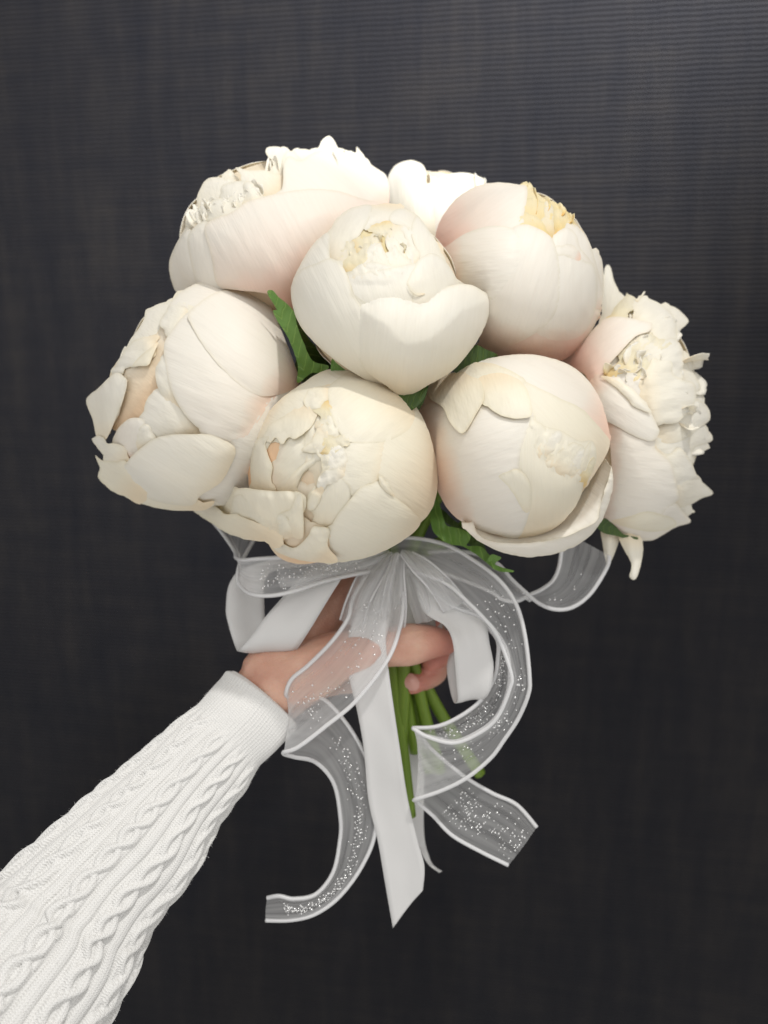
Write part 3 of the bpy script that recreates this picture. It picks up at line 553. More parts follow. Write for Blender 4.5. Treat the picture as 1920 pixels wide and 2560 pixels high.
# loose petals hanging below it
for pts, b, t, d in [([(1300, 90), (1395, 110), (1392, 190), (1338, 312), (1318, 260), (1305, 180)], (1350, 90), (1335, 310), .485),
                     ([(1400, 130), (1520, 140), (1537, 240), (1500, 382), (1460, 372), (1472, 300), (1425, 210)], (1460, 130), (1480, 380), .48)]:
    pp = cv('K2', pts); ax = cv('K2', [b, t])
    sheet('petal', f5.root, M_white, pp, (lambda x, y, e, u, v, d=d: d + .006 * np.abs(u) * 3 - .002 * (1 - np.exp(-e / 10))), ax, sp=6)
# ---- bottom right
f6 = Flower('plump cream peony at lower right cupped by one loose outer petal', 1296, 1112, 222, 229, .052, .437, 'C6', M_cream, (1200, 1280, .46))
f6.body(.90, [(1430, 1130, 50, 3)])
f6.petal([(500, 135), (640, 90), (860, 73), (1050, 108), (1200, 178), (1312, 290), (1392, 440), (1440, 660), (1350, 640), (1240, 540), (1080, 430), (900, 340), (780, 260), (620, 190)], .6, (1450, 560), (620, 120), puff=1.6, mat=M_blush2, lift=.6)
f6.petal([(800, 262), (950, 320), (1100, 393), (1240, 460), (1330, 550), (1428, 665), (1442, 730), (1385, 850), (1260, 1000), (1150, 800), (1000, 650), (890, 560), (850, 400)], 1.4, (1420, 900), (860, 300), puff=1.6, lift=.5)
crumple(f6, [(890, 530), (960, 580), (1100, 620), (1220, 690), (1330, 700), (1340, 860), (1250, 950), (1140, 950), (1040, 890), (960, 790), (920, 660)], (1100, 1000), (1180, 640), 1.30, M_cream, wr=1.4)
crumple(f6, [(965, 790), (985, 730), (1040, 640), (1085, 618), (1103, 670), (1060, 740), (1020, 800)], (980, 800), (1080, 630), 1.50, M_white, puff=2.4, sig=9)
crumple(f6, [(1010, 820), (1080, 765), (1130, 730), (1190, 700), (1232, 735), (1180, 800), (1130, 900), (1060, 880)], (1060, 920), (1200, 710), 1.45, M_cream, puff=1.4)
crumple(f6, [(1120, 900), (1180, 810), (1240, 740), (1262, 770), (1240, 860), (1190, 930)], (1140, 940), (1250, 750), 1.60, M_white, puff=1.6)
crumple(f6, [(1200, 930), (1245, 790), (1290, 705), (1310, 720), (1290, 830), (1240, 940)], (1200, 960), (1300, 710), 1.55, M_cream, puff=1.6)
crumple(f6, [(1250, 960), (1300, 840), (1335, 810), (1340, 850), (1310, 930), (1265, 1000)], (1250, 1000), (1335, 815), 1.50, M_inner, puff=1.2, sig=6)
f6.petal([(810, 720), (870, 570), (950, 565), (1005, 650), (970, 775), (1050, 865), (1140, 912), (1232, 915), (1255, 1000), (1205, 1150), (1060, 1310), (850, 1385), (700, 1370), (800, 1180), (830, 1000), (790, 900)], 2.2, (950, 1420), (960, 580), puff=2.2, lift=.8, wr=.5)
f6.petal([(50, 420), (150, 330), (260, 300), (400, 330), (540, 420), (700, 500), (880, 515), (850, 640), (812, 740), (800, 830), (800, 895), (860, 960), (885, 1050), (870, 1200), (790, 1385), (640, 1365), (460, 1310), (300, 1200), (195, 1000), (180, 800), (120, 560)], 3.4, (190, 900), (860, 700), puff=3.0, sig=46, lift=.5, wr=.35, mat=M_blush2)
f6.petal([(645, 945), (720, 910), (785, 893), (850, 950), (884, 1040), (878, 1180), (830, 1200), (760, 1080), (690, 990)], 3.9, (780, 1300), (730, 900), puff=1.0, lift=.9, wr=.6, wk=22, tuck=1.8)
f6.petal([(300, 240), (400, 150), (520, 130), (640, 150), (790, 220), (800, 270), (700, 300), (520, 300), (400, 270)], 4.2, (500, 100), (500, 270), puff=1.2, lift=.8)
f6.petal([(132, 300), (200, 240), (330, 210), (400, 203), (440, 225), (520, 265), (545, 380), (485, 500), (390, 638), (300, 560), (250, 455), (165, 395)], 6.2, (300, 190), (390, 630), puff=1.0, lift=2.2, sig=22, wr=.35, tuck=1.5, ev=.2)
f6.petal([(538, 245), (640, 205), (740, 228), (822, 280), (874, 390), (885, 505), (820, 532), (700, 522), (600, 470), (548, 405)], 6.0, (680, 200), (760, 530), puff=2.6, lift=1.4, sig=26, wr=.15, tuck=1.5, ev=.2)
f6.petal([(400, 1290), (760, 1330), (1040, 1250), (1150, 1100), (1240, 960), (1330, 870), (1390, 845), (1452, 878), (1440, 950), (1375, 1150), (1352, 1260), (1250, 1322), (1100, 1386), (900, 1422), (700, 1427), (560, 1400)], 0, (500, 700), (1250, 1330), dz=[(.85, -14), (.95, -2), (1.08, 13), (1.2, 17)], puff=.5, wr=.4, tuck=0, mat=M_blush2)
f6.petal([(400, 1300), (560, 1398), (700, 1424), (900, 1419), (1100, 1383), (1250, 1319), (1352, 1256), (1375, 1146), (1440, 940), (1455, 878), (1468, 1000), (1422, 1180), (1342, 1330), (1220, 1432), (1050, 1502), (850, 1522), (650, 1482), (480, 1392)], 0, (-100, 1000), (1250, 1320), dz=[(1.0, 15), (1.1, 16.5), (1.25, 6), (1.4, -8)], puff=1.2, wr=.3, tuck=0, jit=2, mat=M_blush2, sp=6)
# ---- bottom centre
f7 = Flower('creamy peony at the bottom centre with torn and crumpled inner petals', 862, 1163, 230, 241, .054, .428, 'C5', M_cream, (930, 1330, .45))
f7.body(.90, [(830, 1110, 50, 4)])
f7.petal([(478, 500), (560, 370), (660, 268), (790, 180), (880, 122), (960, 103), (1060, 115), (1000, 200), (900, 260), (830, 330), (760, 420), (680, 520), (560, 560), (490, 580)], .8, (560, 300), (760, 420), puff=1.6, lift=.6)
f7.petal([(610, 650), (640, 555), (720, 500), (800, 540), (880, 600), (840, 690), (780, 740), (740, 830), (690, 870), (612, 850), (598, 740)], -.4, (620, 860), (860, 620), puff=3.4, sig=34, mat=M_cream)
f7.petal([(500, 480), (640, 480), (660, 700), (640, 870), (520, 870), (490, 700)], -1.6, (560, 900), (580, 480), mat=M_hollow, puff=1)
f7.petal([(880, 600), (895, 760), (845, 865), (750, 862), (760, 780), (820, 690)], -3.0, (820, 880), (880, 610), puff=2, mat=M_peach)
f7.petal([(885, 610), (850, 680), (800, 715), (755, 770), (722, 862), (662, 850), (668, 800), (738, 715), (820, 655)], 1.0, (700, 870), (880, 610), puff=2.0, sig=10, wr=.5, wk=16, sp=5)
f7.petal([(462, 600), (500, 528), (570, 515), (545, 560), (562, 630), (587, 700), (580, 760), (582, 842), (480, 845), (452, 720)], 2.4, (500, 860), (520, 530), puff=2.6, sig=16, lift=1.0)
f7.petal([(560, 530), (562, 450), (690, 370), (760, 310), (800, 280), (895, 285), (880, 340), (835, 440), (800, 480), (725, 530), (690, 520), (645, 562), (610, 525)], 2.2, (700, 300), (640, 560), puff=1.8, lift=1.2, wr=.9, wk=24, jit=2.2)
f7.petal([(945, 205), (1060, 118), (1150, 116), (1262, 168), (1372, 238), (1475, 350), (1547, 500), (1592, 700), (1590, 860), (1540, 990), (1400, 1122), (1250, 1217), (1100, 1264), (980, 1278), (920, 1180), (960, 1080), (1020, 950), (1130, 800), (1150, 780), (1160, 640), (1160, 560), (1080, 550), (1000, 500), (955, 410), (935, 300)], 1.6, (1560, 820), (960, 420), puff=2.5, sig=46)
f7.petal([(938, 205), (1060, 118), (1150, 118), (1290, 185), (1405, 270), (1460, 360), (1430, 460), (1335, 525), (1252, 550), (1085, 555), (1010, 508), (958, 420), (932, 300)], 3.2, (1380, 240), (1010, 520), puff=2.6, sig=34, lift=.8, wr=.5)
f7.petal([(1043, 565), (1100, 545), (1180, 540), (1258, 545), (1268, 640), (1248, 765), (1180, 830), (1090, 860), (1043, 780)], 2.0, (1300, 700), (1050, 650), puff=1.2, lift=.7)
f7.petal([(1235, 812), (1180, 805), (1110, 840), (1050, 915), (980, 1000), (940, 1090), (925, 1190), (955, 1272), (1150, 1258), (1350, 1172), (1490, 1050), (1420, 950), (1340, 890)], 3.6, (1480, 1120), (1060, 920), puff=2.2, sig=34, lift=.8)
f7.petal([(1235, 755), (1265, 770), (1310, 840), (1335, 882), (1300, 866), (1250, 820)], 4.6, (1340, 885), (1235, 760), puff=1.0, sig=8, sp=4, wr=.2, tuck=.5)
crumple(f7, [(800, 240), (900, 250), (950, 330), (975, 420), (1020, 510), (1060, 600), (1060, 760), (960, 820), (860, 830), (820, 640), (800, 500), (790, 380)], (840, 840), (930, 300), -.9, M_cream, wr=1.6)
crumple(f7, [(800, 235), (850, 215), (930, 205), (940, 260), (860, 290), (805, 285)], (940, 220), (810, 270), 1.75, M_cream)
crumple(f7, [(880, 290), (930, 300), (945, 400), (930, 450), (895, 400)], (940, 300), (900, 440), 1.65, M_inner)
crumple(f7, [(860, 440), (920, 400), (970, 430), (990, 480), (930, 520), (870, 520)], (860, 500), (980, 440), 1.65, M_cream)
crumple(f7, [(900, 560), (960, 520), (1010, 530), (1040, 560), (990, 600), (940, 640), (890, 620)], (890, 640), (1020, 540), 1.85, M_inner)
crumple(f7, [(930, 640), (990, 600), (1040, 620), (1045, 700), (980, 740), (930, 710)], (1050, 720), (950, 620), 1.75, M_white, puff=2)
crumple(f7, [(865, 790), (900, 730), (960, 710), (1020, 720), (1040, 770), (960, 800), (890, 815)], (1050, 760), (870, 780), 2.05, M_white)
crumple(f7, [(890, 600), (930, 590), (950, 680), (920, 760), (890, 700)], (940, 780), (900, 600), 1.65, M_cream)
f7.petal([(765, 598), (800, 560), (835, 525), (880, 420), (915, 415), (930, 500), (895, 602), (830, 618)], 3.2, (900, 430), (790, 610), puff=1.4, wr=1.2, wk=20, jit=2.2, sp=5)
f7.petal([(862, 790), (940, 750), (1032, 738), (1050, 790), (1042, 900), (935, 1100), (860, 1070), (838, 930), (895, 830)], 1.6, (940, 1120), (960, 750), puff=1.6, lift=.8, jit=2)
f7.petal([(828, 850), (905, 828), (850, 955), (798, 948)], 3.2, (880, 840), (810, 950), sp=5, jit=2.2)
f7.petal([(155, 870), (250, 830), (345, 835), (362, 950), (335, 1040), (240, 970)], -13, (400, 1000), (170, 860), sc=1.3, mat=M_cream, puff=1)
f7.petal([(42, 850), (62, 840), (100, 858), (165, 885), (262, 960), (335, 1030), (430, 1075), (560, 1120), (640, 1150), (480, 1152), (330, 1112), (180, 1022), (88, 950)], 0.5, (560, 1140), (50, 850), sc=1.3, puff=1.6, sig=12, jit=1.6)
f7.petal([(345, 900), (355, 845), (420, 828), (480, 838), (600, 848), (722, 858), (735, 950), (650, 1010), (612, 1140), (520, 1150), (430, 1085), (328, 1040), (335, 960)], 1.5, (560, 1160), (450, 840), sc=1.22, puff=2.4, sig=18, wr=2.4, wk=34, lift=1.4, jit=1, sp=5, iso=80)
f7.petal([(335, 965), (350, 885), (400, 868), (452, 930), (475, 1010), (445, 1075), (370, 1040)], 3.0, (430, 1090), (370, 870), sc=1.22, puff=3.2, sig=16, wr=1.2, wk=24, lift=.5, jit=1, sp=5)
f7.petal([(605, 1015), (645, 985), (690, 1030), (715, 1115), (640, 1125)], 3.4, (690, 1130), (640, 990), sc=1.2, puff=2.6, sig=10, wr=.8, wk=18, lift=.5, sp=4)
f7.petal([(722, 900), (745, 865), (768, 872), (777, 1000), (772, 1135), (700, 1120), (620, 1060), (605, 1000), (690, 960)], 3.0, (680, 1150), (750, 870), sc=1.2, puff=1.4, wr=2.0, wk=28, lift=1.2, jit=1, sp=5, iso=80)
f7.petal([(730, 840), (860, 840), (910, 1000), (870, 1160), (740, 1160)], -1.5, (800, 1180), (800, 840), mat=M_peach, puff=1)
f7.petal([(590, 1040), (720, 1040), (860, 1050), (900, 1200), (760, 1240), (640, 1190)], -.5, (760, 1260), (720, 1040), sc=1.15, mat=M_peach)
f7.petal([(830, 1072), (860, 1065), (936, 1085), (925, 1180), (985, 1280), (800, 1277), (640, 1232), (578, 1180), (580, 1158), (640, 1165), (720, 1195), (800, 1130)], 3.0, (860, 1290), (760, 1160), sc=1.15, puff=1.8, sig=16, wr=2.2, wk=30, lift=1.4, jit=1, sp=5, iso=70)
# ---- left
f8 = Flower('wide open peony at the left edge showing a peach hollow between loose petals', 505, 984, 248, 282, .054, .458, 'C4', M_blush2, (690, 1180, .48))
f8.body(.86, [(350, 960, 100, 8)])
f8.petal([(330, 545), (440, 372), (470, 280), (490, 262), (560, 230), (660, 218), (640, 330), (520, 480), (400, 620)], -7, (640, 480), (450, 320), mat=M_white, puff=1.5, jit=2, tuck=1)
f8.petal([(638, 240), (720, 140), (850, 78), (1000, 63), (1150, 83), (1335, 160), (1420, 260), (1200, 220), (1000, 180), (880, 230), (720, 250)], 0, (1400, 300), (700, 170), puff=1.6)
f8.petal([(640, 250), (720, 195), (860, 190), (1000, 130), (1200, 150), (1000, 230), (860, 300), (740, 300)], -.5, (1150, 200), (680, 250), puff=.8, mat=M_cream)
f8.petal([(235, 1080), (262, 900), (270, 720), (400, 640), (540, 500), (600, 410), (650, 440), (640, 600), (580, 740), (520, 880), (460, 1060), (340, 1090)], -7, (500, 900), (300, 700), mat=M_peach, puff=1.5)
f8.petal([(245, 700), (290, 600), (345, 530), (400, 480), (560, 452), (548, 500), (490, 560), (400, 620), (380, 665), (300, 700)], -3, (560, 560), (300, 620), mat=M_white, puff=1.6, sig=14, wr=1.4, wk=22, jit=2, sp=5)
f8.petal([(375, 672), (420, 610), (500, 545), (560, 500), (520, 600), (490, 665), (440, 672)], -1, (560, 480), (390, 680), mat=M_cream, puff=1.0, sig=10, sp=5, wr=.6)
f8.petal([(570, 380), (580, 330), (650, 258), (745, 252), (775, 290), (700, 380), (640, 440), (600, 410)], -.5, (750, 380), (600, 310), mat=M_white, puff=2.6, sig=20, wr=1.2, wk=22)
f8.petal([(45, 915), (130, 830), (250, 722), (315, 750), (335, 800), (305, 920), (250, 1060), (190, 1190), (130, 1215), (88, 1050)], -3, (220, 1240), (150, 800), puff=2.4, sig=30, sc=1.1, mat=M_white, wr=.7)
f8.petal([(310, 790), (330, 785), (325, 850), (295, 960), (262, 1050), (200, 1130), (185, 1110), (240, 1020), (285, 900)], .5, (200, 1150), (325, 790), puff=1.6, sig=8, sp=4, mat=M_white, wr=.4)
f8.petal([(455, 1060), (470, 930), (530, 860), (620, 890), (720, 920), (760, 1000), (880, 1140), (700, 1230), (560, 1190), (500, 1140)], -2.0, (820, 1180), (500, 960), puff=3, sig=40, mat=M_white)
f8.petal([(538, 700), (600, 610), (650, 690), (700, 940), (690, 990), (620, 925), (560, 840)], -.8, (720, 900), (560, 680), puff=2.2, sig=20, wr=1.5, wk=24, mat=M_white)
f8.petal([(235, 1190), (280, 1110), (355, 1048), (440, 1050), (432, 1120), (405, 1240), (340, 1340), (260, 1310), (238, 1250)], -.5, (330, 1360), (400, 1050), puff=3, sig=26, mat=M_blush2)
f8.petal([(405, 1160), (450, 1088), (502, 1110), (510, 1200), (430, 1270), (400, 1240)], 0, (450, 1280), (460, 1090), puff=2.4, sig=14, wr=1.2, wk=18, mat=M_white)
f8.petal([(92, 1200), (170, 1228), (245, 1270), (310, 1370), (210, 1352), (128, 1262)], -7, (320, 1380), (95, 1200), sc=1.15, mat=M_white, jit=2, tuck=1)
f8.petal([(108, 1310), (160, 1348), (300, 1368), (330, 1450), (430, 1590), (280, 1592), (135, 1482), (140, 1400)], -5, (420, 1560), (110, 1320), sc=1.15, puff=1.6, mat=M_cream, jit=2, tuck=1)
f8.petal([(1110, 1250), (1000, 1160), (1230, 1100), (1380, 900), (1560, 780), (1580, 1000), (1520, 1200), (1400, 1510), (1100, 1660), (850, 1640), (1000, 1480)], .4, (1500, 1300), (1100, 1200), puff=1.6)
f8.petal([(600, 530), (640, 440), (720, 335), (800, 280), (960, 330), (1100, 560), (1250, 780), (1400, 900), (1330, 1010), (1240, 1140), (1180, 1195), (1000, 1180), (850, 1118), (740, 1005), (660, 860), (615, 690)], 2.2, (1420, 980), (620, 620), puff=3.0, sig=46, lift=.8, wr=.55, wk=34)
f8.petal([(795, 378), (775, 300), (870, 205), (1000, 137), (1150, 138), (1325, 190), (1410, 350), (1497, 560), (1566, 780), (1500, 850), (1340, 890), (1200, 848), (1050, 725), (945, 610), (868, 505)], 4.6, (1540, 860), (830, 360), puff=3.4, sig=46, lift=1.6, wr=.45)
f8.petal([(280, 1575), (420, 1595), (600, 1650), (800, 1660), (960, 1640), (900, 1700), (780, 1708), (600, 1697), (400, 1645)], 0, (900, 1690), (300, 1580), sc=1.08, puff=.8, mat=M_cream)
f8.petal([(300, 1410), (330, 1365), (400, 1290), (520, 1198), (650, 1163), (800, 1162), (900, 1158), (1000, 1188), (1112, 1262), (1070, 1400), (1000, 1510), (860, 1600), (800, 1668), (600, 1655), (450, 1600), (345, 1510)], 3.4, (1080, 1560), (560, 1200), sc=1.06, puff=2.6, sig=40, lift=1.4, wr=.45, mat=M_white)

for f in (f1, f2, f3, f4, f5, f6, f7, f8): f.finish()
# ---- stems: bound under the blooms, gripped, splayed below
BIND = [(965, 1420, .488), (990, 1415, .486), (1015, 1425, .492), (975, 1420, .502), (1000, 1430, .505), (1025, 1420, .503), (955, 1425, .498), (990, 1425, .496)]
LOW = [(985, 1680, .490), (1010, 1690, .488), (1040, 1690, .494), (995, 1690, .505), (1022, 1690, .508), (1050, 1680, .505), (972, 1690, .500), (1010, 1700, .498)]
END = [(1025, 2040, .500), (1000, 1900, .500), (1100, 1928, .510), (985, 1940, .520), (1075, 1928, .515), (1200, 1935, .524), (935, 1900, .520), (1040, 1880, .505)]
for f, b_, l_, e_ in zip((f1, f2, f4, f3, f5, f6, f8, f7), BIND, LOW, END):
    f.stem(b_, l_, e_)

# ---- leaves (children of the bloom they grow with)
def leaf(f, crop, pts, base, tip, d0, tilt=(0, 0), fold=0.0, mat=None, wr=.8, sp=6, wk=40, name='leaf'):
    pts = cv(crop, pts); ax = cv(crop, [base, tip]); mx, my = np.mean(pts, 0); sd = random.random() * 50
    def depth(x, y, e, u, v):
        return d0 + (tilt[0] * (x - mx) + tilt[1] * (y - my)) / F * d0 + fold * np.abs(u) * .06 + wr / 1000 * (vnoise(x / wk, y / wk, sd) + .4 * np.sin(v * 40 - np.abs(u) * 30))
    return sheet(name, f.root, mat or M_leaf, pts, depth, ax, sp=sp, jit=.8)
leaf(f8, 'C1', [(635, 968), (665, 962), (700, 1000), (760, 1050), (800, 1100), (812, 1170), (850, 1270), (905, 1380), (1000, 1410), (960, 1460), (900, 1450), (815, 1510), (815, 1400), (762, 1250), (700, 1150), (668, 1082), (692, 1076), (652, 1010)], (880, 1500), (650, 970), .425, (-.25, .5), -.10)
leaf(f1, 'C1', [(800, 1090), (830, 1160), (900, 1270), (1000, 1350), (1030, 1440), (960, 1460), (890, 1370), (830, 1240)], (1000, 1450), (800, 1100), .437, (.9, .3), 0, M_leaf_dark)  # right half of the folded leaf, its shade put into darker green
leaf(f1, 'C1', [(1018, 1372), (1048, 1368), (1075, 1402), (1150, 1398), (1180, 1450), (1120, 1480), (1020, 1460)], (1020, 1470), (1150, 1400), .415, (0, .5), .1)
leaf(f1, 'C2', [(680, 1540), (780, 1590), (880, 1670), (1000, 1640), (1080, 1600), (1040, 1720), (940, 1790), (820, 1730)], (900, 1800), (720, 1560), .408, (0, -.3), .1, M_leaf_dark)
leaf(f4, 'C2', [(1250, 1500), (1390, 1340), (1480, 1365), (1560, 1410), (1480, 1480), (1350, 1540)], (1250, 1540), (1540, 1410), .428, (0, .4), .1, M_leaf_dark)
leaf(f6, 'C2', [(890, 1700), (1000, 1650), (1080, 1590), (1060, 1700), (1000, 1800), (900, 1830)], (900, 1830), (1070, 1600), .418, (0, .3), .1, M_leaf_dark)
leaf(f6, 'C6', [(160, 1110), (195, 1105), (230, 1160), (255, 1250), (280, 1300), (345, 1312), (442, 1352), (440, 1405), (420, 1442), (520, 1448), (585, 1512), (620, 1520), (600, 1560), (680, 1600), (762, 1622), (715, 1632), (620, 1612), (540, 1545), (400, 1450), (300, 1430), (215, 1380), (165, 1290)], (180, 1090), (750, 1620), .452, (.1, -.5), .12, M_leaf, wr=2.2, wk=30)
leaf(f6, 'C6', [(570, 1540), (600, 1505), (640, 1515), (668, 1530), (630, 1560), (620, 1575), (585, 1560)], (570, 1560), (665, 1528), .447, (.5, .8), .1, M_leaf, wr=.6, sp=4)
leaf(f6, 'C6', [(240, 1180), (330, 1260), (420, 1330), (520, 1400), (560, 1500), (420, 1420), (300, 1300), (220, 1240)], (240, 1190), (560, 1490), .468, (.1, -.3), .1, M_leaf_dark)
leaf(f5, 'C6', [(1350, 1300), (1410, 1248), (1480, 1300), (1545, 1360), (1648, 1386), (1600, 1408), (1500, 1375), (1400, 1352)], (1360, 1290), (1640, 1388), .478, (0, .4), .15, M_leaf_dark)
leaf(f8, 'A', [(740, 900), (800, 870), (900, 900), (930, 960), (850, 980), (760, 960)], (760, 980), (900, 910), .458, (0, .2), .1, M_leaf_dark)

# ------------------------------------------------------------------ ribbons
def strip(name, parent, mat, secs, crop='A', n=10, m=9, belly=.0, seed=0, thick=0.0, wav=0.0):
    """secs: (ax, ay, bx, by, depth_a[, depth_b]) cross sections"""
    A = []; B = []
    for s in secs:
        (ax, ay), (bx, by) = cv(crop, [(s[0], s[1]), (s[2], s[3])])
        A.append(P(ax, ay, s[4])); B.append(P(bx, by, s[5] if len(s) > 5 else s[4]))
    A = catmull(A, n); B = catmull(B, n); V = []; uv = []; L_ = 0
    for i in range(len(A)):
        a, b = Vector(A[i]), Vector(B[i])
        t = Vector(A[min(i + 1, len(A) - 1)] + B[min(i + 1, len(A) - 1)] - A[max(i - 1, 0)] - B[max(i - 1, 0)])
        nn = (b - a).cross(t)
        nn = nn.normalized() if nn.length > 1e-12 else Vector((0, -1, 0))
        if i: L_ += ((Vector(A[i]) + Vector(B[i])) - (Vector(A[i - 1]) + Vector(B[i - 1]))).length / 2
        for j in range(m):
            q = j / (m - 1)
            V.append(a.lerp(b, q) + nn * (belly * math.sin(math.pi * q) + wav * noise.noise((L_ * 40, q * 2.5, seed)))); uv.append((q, L_ * 10))
    Fc = [(i * m + j, i * m + j + 1, (i + 1) * m + j + 1, (i + 1) * m + j) for i in range(len(A) - 1) for j in range(m - 1)]
    o = link(name, mesh(local(parent, V), Fc, uv), mat, parent)
    if thick:
        s = o.modifiers.new('thickness', 'SOLIDIFY'); s.thickness = thick
    return o, A, B, V, m
def hems(o, root, A, B, r=.0013):
    for E in (A, B):
        V, Fc, uv = tube([Vector(e) - root.location for e in E], r, 6)
        h = link('hem', mesh(V, Fc, uv), M_hem, o)
def glitter(o, root, V, m, i0, i1, count, q0=.1, q1=.9, seed=1):
    rnd = random.Random(seed); rows = len(V) // m
    Vv = []; Ff = []
    oct_ = [(1, 0, 0), (-1, 0, 0), (0, 1, 0), (0, -1, 0), (0, 0, 1), (0, 0, -1)]
    tri = [(0, 2, 4), (2, 1, 4), (1, 3, 4), (3, 0, 4), (2, 0, 5), (1, 2, 5), (3, 1, 5), (0, 3, 5)]
    for k in range(count):
        i = int((i0 + (i1 - i0) * rnd.random()) * (rows - 1)); q = q0 + (q1 - q0) * (.5 + .5 * (rnd.random() + rnd.random() - 1)); j = min(m - 2, int(q * (m - 1)))
        p = V[i * m + j].lerp(V[i * m + j + 1], rnd.random()) - root.location; r = rnd.uniform(.0003, .00085)
        b = len(Vv); Vv += [p + Vector(c) * r for c in oct_]; Ff += [tuple(b + t for t in f) for f in tri]
    g = link('glitter', mesh(Vv, Ff), M_glit, o); tag(g, kind='stuff')

knot = P(985, 1430, .475)
org = empty('organza_ribbon', knot); tag(org, 'sheer white organza ribbon with glitter, tied in a bow under the blooms', 'ribbon')
sat = empty('satin_ribbon', knot); tag(sat, 'opaque white satin ribbon with flat tails, hanging behind the sheer bow', 'ribbon')
# satin
strip('tail', sat, M_satin, [(945, 1400, 1000, 1400, .478), (912, 1480, 975, 1480, .466), (880, 1560, 966, 1550, .457), (867, 1622, 965, 1612, .454), (872, 1690, 972, 1680, .454), (893, 1780, 986, 1780, .456), (909, 1870, 1001, 1880, .459), (921, 2000, 1020, 2000, .464), (944, 2101, 1045, 2106, .466), (962, 2205, 1061, 2165, .467), (982, 2320, 1057, 2225, .468)], belly=.0012, thick=.0003, wav=.0009)
strip('loop', sat, M_satin, [(1420, 330, 1480, 450, .480), (1180, 330, 1330, 500, .470), (860, 520, 1200, 520, .460), (700, 690, 1160, 570, .455), (545, 870, 1000, 830, .450), (430, 1030, 890, 1010, .448), (345, 1130, 815, 1122, .452), (315, 1150, 770, 1140, .460), (280, 1080, 640, 1060, .470), (240, 950, 548, 920, .477), (215, 800, 530, 720, .483), (250, 580, 545, 560, .488), (400, 450, 640, 480, .490), (900, 330, 1000, 440, .492), (1380, 330, 1400, 430, .492)], crop='K1', belly=-.001, thick=.0003, wav=.0016)
strip('loop', sat, M_satin, [(160, 260, 260, 300, .480), (215, 380, 400, 380, .470), (275, 575, 520, 500, .462), (395, 655, 625, 620, .455), (440, 745, 655, 760, .450), (455, 880, 678, 890, .450), (465, 1000, 660, 1020, .452), (470, 1082, 625, 1074, .456), (448, 1090, 600, 1082, .463), (425, 1020, 580, 1000, .470), (408, 890, 560, 880, .475), (430, 740, 540, 740, .478), (330, 560, 440, 560, .482), (230, 360, 300, 340, .484)], crop='K2', belly=.001, thick=.0003, wav=.0016)
strip('tail', sat, M_satin, [(1000, 1450, 1030, 1450, .512), (1010, 1700, 1060, 1690, .525), (1020, 1950, 1060, 1940, .528), (1035, 2090, 1060, 2080, .525), (1050, 2125, 1072, 2140, .520), (1070, 2160, 1085, 2165, .516), (1098, 2182, 1106, 2178, .512)], thick=.0003)
# organza
o, A, B, V, m_ = strip('loop', org, M_organza, [(1560, 330, 1500, 480, .472), (1450, 340, 1400, 495, .462), (1200, 370, 1150, 545, .452), (1000, 370, 980, 590, .447), (800, 370, 800, 650, .443), (620, 380, 620, 690, .442), (470, 390, 470, 690, .446), (350, 400, 370, 650, .455), (300, 380, 310, 560, .466), (290, 330, 330, 420, .476), (240, 250, 345, 405, .484), (150, 130, 430, 260, .490), (60, 30, 520, 80, .494)], crop='K1', belly=.002, wav=.0015)
hems(o, org, A, B); glitter(o, org, V, m_, .12, .5, 108, seed=3)
o, A, B, V, m_ = strip('tail', org, M_organza, [(950, 1385, 1000, 1400, .476), (918, 1435, 1006, 1460, .466), (882, 1497, 1008, 1510, .457), (870, 1545, 1000, 1568, .450), (831, 1602, 970, 1648, .446), (771, 1663, 892, 1750, .443), (731, 1696, 815, 1815, .441), (716, 1728, 745, 1868, .441), (720, 1742, 708, 1882, .444), (755, 1740, 735, 1892, .449), (815, 1752, 790, 1906, .455), (890, 1845, 835, 1960, .462), (938, 1960, 851, 2045, .466), (938, 2080, 850, 2100, .467), (905, 2165, 833, 2180, .465), (850, 2240, 790, 2235, .462), (790, 2284, 735, 2247, .460), (730, 2300, 697, 2240, .460), (664, 2301, 668, 2245, .462)], belly=.0015, wav=.001)
hems(o, org, A, B); glitter(o, org, V, m_, .12, .36, 108, seed=4); glitter(o, org, V, m_, .58, .95, 270, .25, .7, seed=5)
o, A, B, V, m_ = strip('tail', org, M_organza, [(945, 1370, 985, 1420, .478), (1010, 1345, 1005, 1425, .472), (1110, 1360, 1060, 1436, .462), (1192, 1406, 1120, 1462, .455), (1252, 1454, 1162, 1498, .450), (1292, 1514, 1212, 1548, .447), (1313, 1592, 1246, 1594, .446), (1324, 1692, 1278, 1684, .446), (1321, 1736, 1274, 1723, .447), (1296, 1796, 1244, 1792, .450), (1261, 1849, 1200, 1831, .452), (1226, 1896, 1135, 1857, .453), (1165, 1946, 1070, 1842, .453), (1100, 1978, 1035, 1822, .455), (1040, 1998, 1040, 1826, .458), (1040, 2003, 1060, 1850, .464), (1060, 2020, 1092, 1885, .468), (1085, 2042, 1165, 1944, .468), (1130, 2088, 1231, 1983, .466), (1200, 2128, 1292, 2012, .464), (1271, 2163, 1342, 2068, .462)], belly=-.0015, wav=.0012)
hems(o, org, A, B); glitter(o, org, V, m_, .2, .62, 108, seed=6); glitter(o, org, V, m_, .86, .995, 198, .1, .9, seed=7)
